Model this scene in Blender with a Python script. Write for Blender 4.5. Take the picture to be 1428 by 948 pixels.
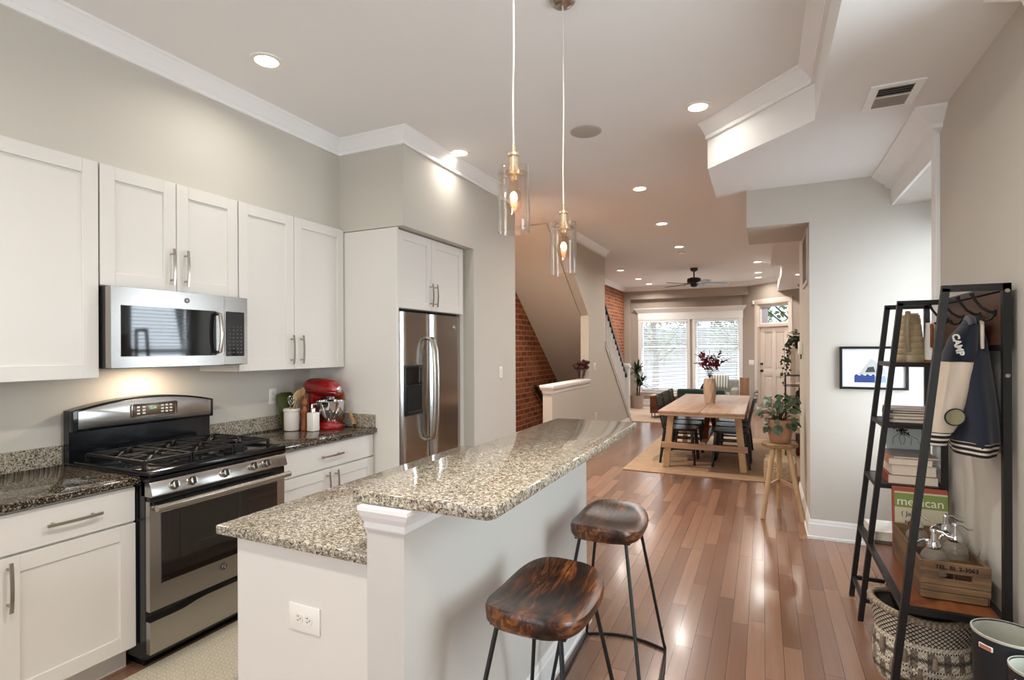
import bpy, bmesh, math, random
from mathutils import Vector, Matrix
random.seed(11)
for _o in list(bpy.data.objects): bpy.data.objects.remove(_o)
S = bpy.context.scene
COL = S.collection
R = math.radians
PI = math.pi
# ------------------------------------------------------------------ camera
F, TH, H, Y0, RHO = 752.0, 0.4368, 1.51, 486.0, -0.0042
cam_d = bpy.data.cameras.new('camera'); cam = bpy.data.objects.new('camera', cam_d); COL.objects.link(cam)
cam.matrix_world = (Matrix.Translation((0, 0, H)) @ Matrix.Rotation(TH, 4, 'Z') @ Matrix.Rotation(PI/2, 4, 'X') @ Matrix.Rotation(RHO, 4, 'Z'))
cam_d.sensor_fit = 'HORIZONTAL'; cam_d.sensor_width = 36.0
cam_d.lens = F*36.0/1428.0
cam_d.shift_y = (Y0-474.0)/1428.0
cam_d.clip_start = 0.02; cam_d.clip_end = 200
S.camera = cam
# ------------------------------------------------------------------ view, world, daylight and fill
S.view_settings.view_transform = 'Standard'; S.view_settings.look = 'None'
S.view_settings.gamma = 1.0; S.view_settings.use_curve_mapping = False
S.view_settings.exposure = 0.08
W = bpy.data.worlds.new('world'); S.world = W; W.use_nodes = True
_bg = W.node_tree.nodes['Background']; _bg.inputs[0].default_value = (0.80, 0.90, 1.0, 1); _bg.inputs[1].default_value = 1.35
def area(name, loc, rot, sx, sy, power, col, spread=180):
    d = bpy.data.lights.new(name, 'AREA'); d.shape = 'RECTANGLE'; d.size = sx; d.size_y = sy; d.energy = power; d.color = col
    d.spread = R(spread)
    o = bpy.data.objects.new(name, d); COL.objects.link(o); o.location = loc; o.rotation_euler = rot
    return o
# room fill from an added, unseen rear window; daylight through the side window, the front windows and the door transom
area('rear_fill', (-1.25, -2.42, 1.55), (R(90), 0, 0), 3.4, 2.3, 50, (0.95, 0.97, 1.0))
area('daylight_side', (1.62, 4.34, 1.8), (R(104), 0, R(90)), 1.0, 1.9, 88, (0.80, 0.90, 1.0))
area('daylight_side_rear', (1.62, 1.9, 1.6), (R(90), 0, R(90)), 0.9, 2.0, 52, (0.78, 0.92, 1.0))
area('daylight_front', (-1.8, 15.7, 3.35), (R(-52), 0, 0), 2.8, 2.0, 130, (0.88, 0.95, 1.0))
WARM = (1.0, 0.955, 0.89)
CAN_W = 18.0
area('front_ceiling_fill', (-1.8, 15.5, -0.33), (R(-125), 0, 0), 2.8, 1.3, 480, (0.90, 0.95, 1.0))  # added upward fill that lifts the front room's ceiling
# ------------------------------------------------------------------ mesh helpers
WOFF = {}
class MB:
    def __init__(s, M=None):
        s.bm = bmesh.new(); s.M = M
    def _add(s, t, M=None):
        vm = {}
        for v in t.verts:
            co = M @ v.co if M is not None else v.co
            vm[v] = s.bm.verts.new(co)
        for f in t.faces:
            try: s.bm.faces.new([vm[v] for v in f.verts])
            except ValueError: pass
        t.free()
    def box(s, x0, x1, y0, y1, z0, z1, bev=0.0, seg=2, M=None):
        t = bmesh.new(); bmesh.ops.create_cube(t, size=1.0)
        for v in t.verts:
            v.co = Vector(((x0+x1)/2+v.co.x*(x1-x0), (y0+y1)/2+v.co.y*(y1-y0), (z0+z1)/2+v.co.z*(z1-z0)))
        if bev > 0:
            bmesh.ops.bevel(t, geom=t.edges[:], offset=bev, segments=seg, profile=0.5, affect='EDGES')
        s._add(t, M); return s
    def raw(s, verts, faces, M=None):
        vs = [s.bm.verts.new(M @ Vector(v) if M is not None else v) for v in verts]
        for f in faces:
            try: s.bm.faces.new([vs[i] for i in f])
            except ValueError: pass
        return s
    def prism(s, pts, vec, bev=0.0, seg=2, M=None):
        t = bmesh.new(); n = len(pts); vec = Vector(vec)
        a = [t.verts.new(p) for p in pts]; b = [t.verts.new(Vector(p)+vec) for p in pts]
        t.faces.new(a); t.faces.new(b[::-1])
        for i in range(n): t.faces.new((a[i], b[i], b[(i+1) % n], a[(i+1) % n]))
        bmesh.ops.recalc_face_normals(t, faces=t.faces[:])
        if bev > 0:
            bmesh.ops.bevel(t, geom=t.edges[:], offset=bev, segments=seg, profile=0.5, affect='EDGES')
        s._add(t, M); return s
    def loft(s, rings, cap0=True, cap1=True, closed=True, M=None, wrap=False):
        n = len(rings[0]); vs = []
        for r in rings:
            vs.append([s.bm.verts.new(M @ Vector(p) if M is not None else p) for p in r])
        m = len(vs)
        for i in range(m if wrap else m-1):
            for j in range(n if closed else n-1):
                k = (j+1) % n; i2 = (i+1) % m
                try: s.bm.faces.new((vs[i][j], vs[i][k], vs[i2][k], vs[i2][j]))
                except ValueError: pass
        if closed and not wrap:
            if cap0 and n > 2: s.bm.faces.new(vs[0][::-1])
            if cap1 and n > 2: s.bm.faces.new(vs[-1])
        return s
    def lathe(s, prof, c=(0, 0, 0), n=24, M=None, cap0=True, cap1=True, sx=1, sy=1):
        rings = [[(c[0]+sx*max(r, 1e-4)*math.cos(2*PI*k/n), c[1]+sy*max(r, 1e-4)*math.sin(2*PI*k/n), c[2]+z) for k in range(n)] for r, z in prof]
        return s.loft(rings, cap0, cap1, True, M)
    def tube(s, pts, r, n=8, closed=False, M=None, flat=1.0):
        P = [Vector(p) for p in pts]; m = len(P)
        rr = r if isinstance(r, (list, tuple)) else [r]*m
        T = []
        for i in range(m):
            if closed: d = P[(i+1) % m]-P[i-1]
            else: d = P[min(i+1, m-1)]-P[max(i-1, 0)]
            T.append(d.normalized() if d.length > 1e-9 else Vector((0, 0, 1)))
        ref = Vector((0, 0, 1)) if abs(T[0].z) < 0.9 else Vector((1, 0, 0))
        u = T[0].cross(ref).normalized(); rings = []
        for i in range(m):
            u = (u-T[i]*u.dot(T[i]))
            u = u.normalized() if u.length > 1e-6 else T[i].orthogonal().normalized()
            v = T[i].cross(u)
            rings.append([tuple(P[i]+rr[i]*(math.cos(2*PI*k/n+PI/n)*u+flat*math.sin(2*PI*k/n+PI/n)*v)) for k in range(n)])
        return s.loft(rings, True, True, True, M, wrap=closed)
    def bar(s, p0, p1, w, h=None, M=None, up=None):
        """a straight square bar from p0 to p1, w wide, h high"""
        h = h or w; p0 = Vector(p0); p1 = Vector(p1); d = (p1-p0).normalized()
        up = Vector(up) if up else (Vector((0, 0, 1)) if abs(d.z) < 0.95 else Vector((0, 1, 0)))
        a = d.cross(up).normalized(); b = a.cross(d).normalized()
        ring = lambda p: [tuple(p+a*w/2*i+b*h/2*j) for i, j in ((-1, -1), (1, -1), (1, 1), (-1, 1))]
        return s.loft([ring(p0), ring(p1)], M=M)
    def sphere(s, c, r, n=16, m=10, sx=1, sy=1, sz=1, M=None):
        return s.lathe([(r*math.sin(PI*i/m), -r*sz*math.cos(PI*i/m)) for i in range(m+1)], c, n, M, sx=sx, sy=sy)
    def sweep(s, prof, path, z=0.0, closed=False, side=1):
        """moulding: prof = closed list of (out, up); path = list of (x, y), out is to the left of travel times side"""
        P = [Vector((p[0], p[1])) for p in path]; m = len(P); rings = []
        for i in range(m):
            def nrm(a, b):
                d = (b-a).normalized(); return Vector((-d.y, d.x))*side
            if closed: n1 = nrm(P[i-1], P[i]); n2 = nrm(P[i], P[(i+1) % m])
            else:
                n1 = nrm(P[max(i-1, 0)], P[max(i-1, 0)+1]); n2 = nrm(P[min(i, m-2)], P[min(i, m-2)+1])
            b = (n1+n2); b = b/ max(b.dot(n1), 0.2)
            rings.append([(P[i].x+b.x*o, P[i].y+b.y*o, z+u) for o, u in prof])
        return s.loft(rings, True, True, True, wrap=closed)
    def build(s, name, mat, parent=None, smooth=35, org=None, loc=None, rz=0.0):
        bm = s.bm
        off = Vector(org) if org is not None else (WOFF.get(parent.name, Vector((0, 0, 0))) if parent is not None else Vector((0, 0, 0)))
        if s.M is not None: bmesh.ops.transform(bm, matrix=s.M, verts=bm.verts[:])
        if off.length > 0: bmesh.ops.translate(bm, vec=-off, verts=bm.verts[:])
        bmesh.ops.recalc_face_normals(bm, faces=bm.faces[:])
        if smooth:
            lim = R(smooth)
            for e in bm.edges:
                e.smooth = (len(e.link_faces) == 2 and e.calc_face_angle(0.0) < lim)
            for f in bm.faces: f.smooth = True
        me = bpy.data.meshes.new(name); bm.to_mesh(me); bm.free()
        for m in (mat if isinstance(mat, (list, tuple)) else [mat]): me.materials.append(m)
        o = bpy.data.objects.new(name, me); COL.objects.link(o)
        if parent is not None: o.parent = parent; WOFF[o.name] = off
        elif org is not None: o.location = org; WOFF[o.name] = off
        if loc is not None: o.location = loc
        if rz: o.rotation_euler.z = rz
        return o
def tag(o, label, cat, group=None, kind=None):
    if label: o['label'] = label
    if cat: o['category'] = cat
    if group: o['group'] = group
    if kind: o['kind'] = kind
    return o
def thing(name, label, cat, loc=(0, 0, 0), group=None, rz=0.0, world=True):
    """an Empty at the thing's base; parts are built in world coordinates when world is True, else in the thing's own frame"""
    o = bpy.data.objects.new(name, None); COL.objects.link(o); o.location = loc; o.rotation_euler.z = rz
    o.empty_display_size = 0.05
    if world: WOFF[o.name] = Vector(loc)
    tag(o, label, cat, group); return o
def struct(o): o['kind'] = 'structure'; return o
def copy_tree(o, loc=None, rz=None, label=None, parent=None, kids=None):
    c = o.copy(); COL.objects.link(c); c.parent = parent
    if loc is not None: c.location = loc
    if rz is not None: c.rotation_euler.z = rz
    if label: c['label'] = label
    for ch in [k for k in bpy.data.objects if k.parent == o]: copy_tree(ch, parent=c)
    return c
def text_mesh(txt, size, ext, M, align='CENTER', sp=1.0, bold=0.0):
    cu = bpy.data.curves.new('lettering', 'FONT'); cu.body = txt; cu.size = size; cu.extrude = ext; cu.align_x = align; cu.align_y = 'CENTER'; cu.space_character = sp; cu.offset = bold
    cu.resolution_u = 3
    o = bpy.data.objects.new('lettering', cu); COL.objects.link(o)
    dg = bpy.context.evaluated_depsgraph_get(); me = bpy.data.meshes.new_from_object(o.evaluated_get(dg))
    bpy.data.objects.remove(o); bpy.data.curves.remove(cu)
    mb = MB(); mb.bm.from_mesh(me); bpy.data.meshes.remove(me)
    bmesh.ops.transform(mb.bm, matrix=M, verts=mb.bm.verts[:]); return mb
def frame(ox, xdir, ydir):
    """matrix whose local x, y run along xdir, ydir from ox (z = normal)"""
    x = Vector(xdir).normalized(); y = Vector(ydir).normalized(); z = x.cross(y)
    return Matrix(((x.x, y.x, z.x, ox[0]), (x.y, y.y, z.y, ox[1]), (x.z, y.z, z.z, ox[2]), (0, 0, 0, 1)))
# ------------------------------------------------------------------ materials
def lin(h):
    h = h.lstrip('#'); v = [int(h[i:i+2], 16)/255 for i in (0, 2, 4)]
    return tuple((c/12.92 if c <= 0.04045 else ((c+0.055)/1.055)**2.4) for c in v)+(1.0,)
class NT:
    def __init__(s, name):
        s.m = bpy.data.materials.new(name); s.m.use_nodes = True; s.t = s.m.node_tree
        s.b = s.t.nodes['Principled BSDF']; s._co = None
    def n(s, ty, **kw):
        x = s.t.nodes.new(ty)
        for k, v in kw.items(): setattr(x, k, v)
        return x
    def l(s, a, b): s.t.links.new(a, b)
    def set(s, node, idx, v):
        if isinstance(v, bpy.types.NodeSocket): s.l(v, node.inputs[idx])
        else: node.inputs[idx].default_value = v
    def co(s):
        if s._co is None: s._co = s.n('ShaderNodeTexCoord')
        return s._co.outputs['Object']
    def math(s, op, a, b=0.0, c=None):
        x = s.n('ShaderNodeMath', operation=op); s.set(x, 0, a); s.set(x, 1, b)
        if c is not None: s.set(x, 2, c)
        return x.outputs[0]
    def sep(s, v=None):
        x = s.n('ShaderNodeSeparateXYZ'); s.l(v or s.co(), x.inputs[0]); return x.outputs
    def comb(s, x, y, z):
        q = s.n('ShaderNodeCombineXYZ'); s.set(q, 0, x); s.set(q, 1, y); s.set(q, 2, z); return q.outputs[0]
    def scale(s, sx, sy, sz, v=None):
        q = s.n('ShaderNodeMapping'); q.inputs['Scale'].default_value = (sx, sy, sz); s.l(v or s.co(), q.inputs['Vector']); return q.outputs[0]
    def noise(s, sc, det=3.0, rough=0.55, v=None, dist=0.0):
        q = s.n('ShaderNodeTexNoise'); q.inputs['Scale'].default_value = sc; q.inputs['Detail'].default_value = det; q.inputs['Roughness'].default_value = rough
        q.inputs['Distortion'].default_value = dist
        s.l(v or s.co(), q.inputs['Vector']); return q.outputs[0]
    def voro(s, sc, v=None, out='Color', feature='F1', rand=1.0):
        q = s.n('ShaderNodeTexVoronoi', feature=feature); q.inputs['Scale'].default_value = sc
        q.inputs['Randomness'].default_value = rand
        s.l(v or s.co(), q.inputs['Vector']); return q.outputs[out]
    def ramp(s, f, stops, const=False):
        q = s.n('ShaderNodeValToRGB'); e = q.color_ramp.elements
        if const: q.color_ramp.interpolation = 'CONSTANT'
        while len(e) < len(stops): e.new(0.5)
        for i, (p, c) in enumerate(stops): e[i].position = p; e[i].color = lin(c) if isinstance(c, str) else c
        s.l(f, q.inputs[0]); return q.outputs[0]
    def mix(s, f, a, b, mode='MIX'):
        q = s.n('ShaderNodeMix', data_type='RGBA', blend_type=mode); s.set(q, 0, f)
        for i, v in ((6, a), (7, b)):
            if isinstance(v, str): v = lin(v)
            s.set(q, i, v)
        return q.outputs[2]
    def white(s, v):
        q = s.n('ShaderNodeTexWhiteNoise', noise_dimensions='3D'); s.l(v, q.inputs[0]); return q.outputs
    def out(s, col=None, rough=None, metal=None, bump=None, bs=0.3, bd=0.01, **kw):
        if col is not None: s.set(s.b, 'Base Color', lin(col) if isinstance(col, str) else col)
        if rough is not None: s.set(s.b, 'Roughness', rough)
        if metal is not None: s.set(s.b, 'Metallic', metal)
        for k, v in kw.items(): s.set(s.b, k.replace('_', ' '), v)
        if bump is not None:
            q = s.n('ShaderNodeBump'); q.inputs['Strength'].default_value = bs; q.inputs['Distance'].default_value = bd
            s.l(bump, q.inputs['Height']); s.l(q.outputs[0], s.b.inputs['Normal'])
        return s.m
def plain(name, col, rough=0.5, metal=0.0, var=0.06, nsc=6.0, bump=0.0, **kw):
    """a plain surface with a faint procedural variation of its own"""
    t = NT(name); c = lin(col); d = tuple(max(0, x*(1-var)) for x in c[:3])+(1,); e = tuple(min(1, x*(1+var)) for x in c[:3])+(1,)
    f = t.noise(nsc, 3)
    return t.out(t.mix(f, d, e), rough, metal, bump=(t.noise(nsc*12, 2) if bump else None), bs=bump, bd=0.004, **kw)
def glow(name, col, st):
    t = NT(name); t.out(col, 0.5, Emission_Color=lin(col), Emission_Strength=st); return t.m
def glass(name, tint=(1, 1, 1, 1), ior=1.45, rough=0.0, power=4.0):
    """clear thin glass: mostly lets light straight through, mirrors at the edges"""
    t = NT(name); g = t.n('ShaderNodeBsdfGlossy'); g.inputs['Roughness'].default_value = rough
    tr = t.n('ShaderNodeBsdfTransparent'); tr.inputs[0].default_value = tint
    lw = t.n('ShaderNodeLayerWeight'); lw.inputs[0].default_value = 0.5
    fr = t.n('ShaderNodeMath', operation='MULTIPLY_ADD'); t.l(t.math('POWER', lw.outputs['Facing'], power), fr.inputs[0]); fr.inputs[1].default_value = min(0.9, (ior-1)*1.3); fr.inputs[2].default_value = 0.035
    mx = t.n('ShaderNodeMixShader'); t.l(fr.outputs[0], mx.inputs[0]); t.l(tr.outputs[0], mx.inputs[1]); t.l(g.outputs[0], mx.inputs[2])
    t.l(mx.outputs[0], t.t.nodes['Material Output'].inputs[0]); return t.m
def wood(name, c0, c1, c2, sc=1.0, axis='y', rough=0.4, ring=9.0, bump=0.05, coat=0.0):
    t = NT(name); k = {'x': (1.2, 14, 14), 'y': (14, 1.2, 14), 'z': (14, 14, 1.2)}[axis]
    v = t.scale(*[q*sc for q in k]); f = t.noise(1.0, 5, 0.6, v, 0.6); g = t.noise(ring, 4, 0.6, v)
    c = t.ramp(f, [(0.28, c0), (0.5, c1), (0.74, c2)])
    c = t.mix(t.math('MULTIPLY', g, 0.35), c, c0)
    return t.out(c, rough, bump=g, bs=bump, bd=0.004, Coat_Weight=coat, Coat_Roughness=0.15)
M = {}
M['wall'] = plain('wall_paint', '#c7c1b6', 0.75, var=0.02, nsc=1.5)
M['wall_far'] = plain('taupe_wall_paint', '#ab9f92', 0.75, var=0.02, nsc=1.5)
M['ceil'] = plain('ceiling_paint', '#edebe8', 0.85, var=0.015, nsc=1.0)
M['trim'] = plain('white_trim_paint', '#f1f0ee', 0.4, var=0.01)
M['cab'] = plain('white_cabinet_paint', '#dfdad3', 0.38, var=0.01)
M['door'] = plain('cream_door_paint', '#dccfc2', 0.45, var=0.01)
M['steel'] = None
def steel(name, base, rough, axis):
    t = NT(name); k = {'y': (400, 1.2, 400), 'z': (400, 400, 1.2)}[axis]; v = t.scale(*k)
    n = t.noise(1.0, 2, 0.5, v)
    r = t.math('ADD', t.math('MULTIPLY', n, 0.06), rough)
    return t.out(t.mix(n, tuple(c*0.95 for c in lin(base)[:3])+(1,), base), r, 1.0, bump=n, bs=0.006, bd=0.001)
M['steel'] = steel('brushed_steel', '#aeaaa5', 0.22, 'y')
M['steel_v'] = steel('brushed_steel_upright', '#bdbbb8', 0.16, 'z')
M['chrome'] = plain('chrome', '#dcdcdc', 0.08, 1.0, 0.02)
M['nickel'] = plain('brushed_nickel', '#b5aea4', 0.26, 1.0, 0.04)
M['black_gloss'] = plain('black_glass', '#0c0d10', 0.04, var=0.05, Specular_IOR_Level=0.7)
M['black_enamel'] = plain('black_enamel', '#0d0f13', 0.16, var=0.1)
M['black_plastic'] = plain('black_plastic', '#141312', 0.4, var=0.1)
M['iron'] = plain('cast_iron', '#1d1a18', 0.5, 0.3, 0.2, 30, bump=0.2)
M['black_metal'] = plain('black_powder_coat', '#121112', 0.42, 0.1, 0.12, 20)
M['grey_metal'] = plain('dark_grey_metal', '#2a2c2f', 0.45, 0.4, 0.1)
M['white_plastic'] = plain('white_plastic', '#eeeae2', 0.35, var=0.01)
M['white_ceramic'] = plain('white_ceramic', '#ece6dd', 0.22, var=0.02)
M['bulb'] = glow('bulb_filament', '#ffcb96', 20)
M['can'] = glow('recessed_lamp_lens', '#ffe9cf', 9)
M['glass'] = glass('clear_glass')
M['pane'] = glass('window_glass')
M['dark'] = plain('dark_void', '#0b0a09', 0.9)
M['black_wood'] = plain('black_painted_wood', '#0b0a0a', 0.30, var=0.15, nsc=14)
M['red_enamel'] = plain('red_enamel', '#8f0d10', 0.1, var=0.04, Coat_Weight=0.6)
M['oak'] = wood('pale_oak', '#8f7059', '#ab8a70', '#bd9c81', 1.0, 'y', 0.38)
M['oak_z'] = wood('pale_oak_upright', '#ad8e69', '#c9a77f', '#d9bb95', 1.0, 'z', 0.45)
M['oak_x'] = wood('pale_oak_crosswise', '#9c7c60', '#b8967a', '#c9a88a', 1.0, 'x', 0.42)
def walnut():
    t = NT('walnut_seat'); v = t.scale(16, 1.6, 16); w1 = t.noise(1.0, 6, 0.65, v, 1.2); big = t.noise(1.0, 3, 0.5, t.scale(9, 2.0, 9), 0.8)
    rings = t.math('SINE', t.math('MULTIPLY', w1, 34.0))
    c = t.ramp(t.math('ADD', t.math('MULTIPLY', big, 0.8), t.math('MULTIPLY', rings, 0.07)), [(0.28, '#170b06'), (0.38, '#3a1d0d'), (0.47, '#6b3a18'), (0.58, '#9c6330')])
    return t.out(c, t.math('ADD', t.math('MULTIPLY', w1, 0.2), 0.22), bump=w1, bs=0.06, bd=0.003, Coat_Weight=0.12, Coat_Roughness=0.25)
M['walnut'] = walnut()
M['rustic'] = wood('rustic_brown_board', '#2c1a12', '#4a2e1f', '#634331', 0.8, 'y', 0.45)
M['crate'] = wood('weathered_crate_wood', '#33241a', '#6e5138', '#94744f', 0.9, 'x', 0.75, bump=0.3)
M['crate_y'] = wood('weathered_crate_side', '#3a2a1e', '#6e5138', '#94744f', 0.9, 'y', 0.75, bump=0.3)
M['mill'] = wood('pepper_mill_wood', '#6b3214', '#94501f', '#a9652e', 1.2, 'z', 0.3)
M['olive'] = wood('olive_wood', '#6f5130', '#a98253', '#c7a472', 1.6, 'z', 0.4)
M['redwood'] = wood('reddish_sideboard_wood', '#4a2214', '#6f3720', '#87492c', 0.8, 'x', 0.4)
def granite():
    t = NT('speckled_granite'); v = t.co()
    w = t.n('ShaderNodeVectorMath', operation='ADD'); t.l(v, w.inputs[0])
    q = t.n('ShaderNodeTexNoise'); q.inputs['Scale'].default_value = 60; t.l(v, q.inputs['Vector'])
    sc = t.n('ShaderNodeVectorMath', operation='SCALE'); sc.inputs['Scale'].default_value = 0.012; t.l(q.outputs[1], sc.inputs[0]); t.l(sc.outputs[0], w.inputs[1])
    c1 = t.sep(t.voro(165, w.outputs[0]))[0]; c2 = t.sep(t.voro(300, w.outputs[0]))[1]
    a = t.ramp(c1, [(0, '#17140f'), (0.15, '#564d41'), (0.33, '#8b806f'), (0.55, '#b3a894'), (0.80, '#d3cab9')], True)
    b = t.ramp(c2, [(0, '#100d0a'), (0.20, '#746a5b'), (0.48, '#a89d89'), (0.82, '#d8d0c1')], True)
    c = t.mix(0.45, a, b)
    return t.out(c, 0.07, Specular_IOR_Level=0.55)
M['granite'] = granite()
def granite_reflecting():
    t = NT('granite_dark_reflection'); c1 = t.sep(t.voro(190))[0]; c2 = t.sep(t.voro(330))[1]  # same stone as the island, with the dark reflection put into its colour
    a = t.ramp(c1, [(0, '#0a0807'), (0.42, '#241d17'), (0.62, '#54483a'), (0.82, '#a89a84')], True)
    b = t.ramp(c2, [(0, '#0a0807'), (0.48, '#2f261e'), (0.8, '#948671')], True)
    return t.out(t.mix(0.4, a, b), 0.06, Specular_IOR_Level=0.6)
M['granite_d'] = granite_reflecting()
def floor_mat():
    t = NT('hardwood_planks'); x, y, z = t.sep()
    w = 0.083; rx = t.math('DIVIDE', x, w); row = t.math('FLOOR', rx); fx = t.math('FRACT', rx)
    r1 = t.white(t.comb(row, 3.3, 0))[0]
    ln = t.math('ADD', t.math('MULTIPLY', r1, 0.5), 0.75)
    ry = t.math('DIVIDE', t.math('ADD', y, t.math('MULTIPLY', r1, 37.0)), ln); col = t.math('FLOOR', ry); fy = t.math('FRACT', ry)
    pid = t.white(t.comb(row, col, 1.7))
    gx = t.math('MINIMUM', fx, t.math('SUBTRACT', 1.0, fx)); gy = t.math('MINIMUM', fy, t.math('SUBTRACT', 1.0, fy))
    gap = t.math('MINIMUM', t.math('MULTIPLY', gx, w), t.math('MULTIPLY', gy, ln))
    line = t.math('LESS_THAN', gap, 0.0011)
    grain = t.noise(1.0, 5, 0.6, t.scale(38, 2.2, 1), 0.5); gr2 = t.noise(1.0, 3, 0.5, t.scale(7, 1.2, 1))
    base = t.ramp(pid[0], [(0, '#74513f'), (0.3, '#835e4b'), (0.62, '#906b56'), (1.0, '#a57d65')])
    c = t.mix(t.math('MULTIPLY', grain, 0.45), base, '#573829')
    c = t.mix(t.math('MULTIPLY', gr2, 0.3), c, '#9c775f')
    c = t.mix(line, c, '#3a241a')
    rg = t.math('ADD', t.math('MULTIPLY', gr2, 0.12), 0.17)
    hb = t.math('SUBTRACT', t.math('MULTIPLY', grain, 0.15), line)
    return t.out(c, rg, bump=hb, bs=0.12, bd=0.002, Specular_IOR_Level=0.6, Coat_Weight=0.25, Coat_Roughness=0.12)
M['floor'] = floor_mat()
def brick_mat():
    t = NT('old_brick'); x, y, z = t.sep(); v = t.comb(y, z, x)
    nz = t.noise(9, 3, 0.6); vv = t.comb(t.math('ADD', y, t.math('MULTIPLY', nz, 0.02)), t.math('ADD', z, t.math('MULTIPLY', t.noise(7, 2), 0.018)), x)
    q = t.n('ShaderNodeTexBrick'); t.l(vv, q.inputs['Vector']); q.inputs['Scale'].default_value = 1.0
    q.inputs['Brick Width'].default_value = 0.225; q.inputs['Row Height'].default_value = 0.082; q.inputs['Mortar Size'].default_value = 0.011
    q.inputs['Mortar Smooth'].default_value = 0.2; q.inputs['Bias'].default_value = -0.1
    q.inputs['Color1'].default_value = lin('#a05a34'); q.inputs['Color2'].default_value = lin('#6d331d'); q.inputs['Mortar'].default_value = lin('#b58663')
    c = t.mix(t.math('MULTIPLY', t.noise(22, 4, 0.7), 0.5), q.outputs[0], '#54301f')
    return t.out(c, 0.85, bump=t.math('SUBTRACT', t.math('MULTIPLY', nz, 0.3), q.outputs[1]), bs=0.5, bd=0.01)
M['brick'] = brick_mat()
def weave(name, c0, c1, sx, sy, rough=0.9, axis='z'):
    t = NT(name); x, y, z = t.sep()
    wx = t.math('SINE', t.math('MULTIPLY', x, sx)); wy = t.math('SINE', t.math('MULTIPLY', y, sy))
    f = t.math('ADD', t.math('MULTIPLY', t.math('MULTIPLY', wx, wy), 0.3), t.math('MULTIPLY', t.noise(1.0, 4, 0.7, t.scale(3, 60, 3)), 0.9))
    return t.out(t.ramp(f, [(0.25, c0), (0.7, c1)]), rough, bump=f, bs=0.5, bd=0.004)
M['jute'] = weave('jute_weave', '#84674c', '#dec0a0', 420, 300)
M['rug2'] = weave('pale_rug_weave', '#a98d76', '#cdb9a4', 90, 120)
def fabric(name, col, sc=500, rough=0.95, var=0.1):
    t = NT(name); c = lin(col); n = t.noise(sc, 2); n2 = t.noise(7, 3)
    return t.out(t.mix(n2, tuple(q*(1-var) for q in c[:3])+(1,), tuple(min(1, q*(1+var)) for q in c[:3])+(1,)), rough, bump=n, bs=0.15, bd=0.002, Sheen_Weight=0.2)
M['navy'] = fabric('navy_wool', '#141a2b'); M['cream_leather'] = fabric('cream_leather', '#d3c3b0', 60, 0.5, 0.04)
M['navy2'] = fabric('navy_nylon', '#171f33', 40, 0.45)
M['green_velvet'] = fabric('dark_green_upholstery', '#20362f'); M['grey_fab'] = fabric('pale_grey_upholstery', '#9c9d97')
M['leaf'] = plain('green_leaf', '#35492a', 0.4, var=0.35, nsc=30); M['leaf2'] = plain('pilea_leaf', '#3f5638', 0.35, var=0.3, nsc=25)
M['leaf3'] = plain('tree_foliage', '#6f8c4a', 0.6, var=0.4, nsc=3)
M['stem'] = plain('plant_stem', '#4c3a26', 0.6, var=0.2)
M['terra'] = plain('pale_terracotta', '#b98d6f', 0.75, var=0.1, nsc=18); M['soil'] = plain('potting_soil', '#2a1c13', 0.95, var=0.3, nsc=40)
M['berry'] = plain('burgundy_leaf', '#6d1620', 0.5, var=0.3, nsc=30); M['dried'] = plain('dried_dark_flower', '#3b1815', 0.8, var=0.3, nsc=30)
M['slat'] = plain('white_blind_slat', '#f0f1f2', 0.5, var=0.01)
# ================================================================== THE SETTING
CE = 3.13          # main ceiling
DC = 2.81          # dropped ceiling along the right-hand side
KW = -3.34         # kitchen wall
SW = -2.41         # plane of the fridge wall and the stair wall
BW = -3.41         # exposed brick wall
RW = 0.89          # right-hand wall
struct(MB().box(-3.6, 1.5, -2.6, 14.9, -0.1, 0.0).build('floor', M['floor']))
struct(MB().box(-3.6, 1.5, -2.6, 14.9, CE, CE+0.1).build('ceiling', M['ceil']))
_b = [(0.27, -2.5), (0.27, 3.53), (-0.365, 4.16), (-0.375, 6.2), (-0.166, 6.42), (0.11, 7.0), (0.11, 9.5), (0.29, 9.64), (0.29, 13.85), (RW+0.01, 13.25), (RW+0.01, -2.5)]
struct(MB().prism([(x, y, DC) for x, y in _b], (0, 0, CE-DC)).build('ceiling.001', M['ceil']))
# kitchen wall, soffit, fridge wall
struct(MB().box(-3.5, KW, -2.5, 5.24, 0, CE).build('wall_left', M['wall']))
struct(MB().box(KW, -3.02, -2.5, 3.28, 2.442, CE).build('wall_soffit', M['wall']))
w = MB(); w.box(KW, SW, 3.27, 4.34, 2.425, CE); w.box(KW, SW, 4.34, 5.25, 0, CE)
struct(w.build('wall_fridge', M['wall']))
struct(MB().box(BW-0.12, BW, 5.25, 14.5, -0.0, CE).build('wall_brick', M['brick']))
# stair wall with its pony wall
prof = [(6.346, 0), (6.346, 0.95), (7.912, 0.95), (7.912, 2.01), (6.507, CE), (8.85, CE), (8.85, 1.56), (10.75, 0.03), (10.75, 0)]
struct(MB().prism([(SW-0.125, y, z) for y, z in prof], (0.125, 0, 0)).build('wall_stairs', M['wall']))
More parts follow.
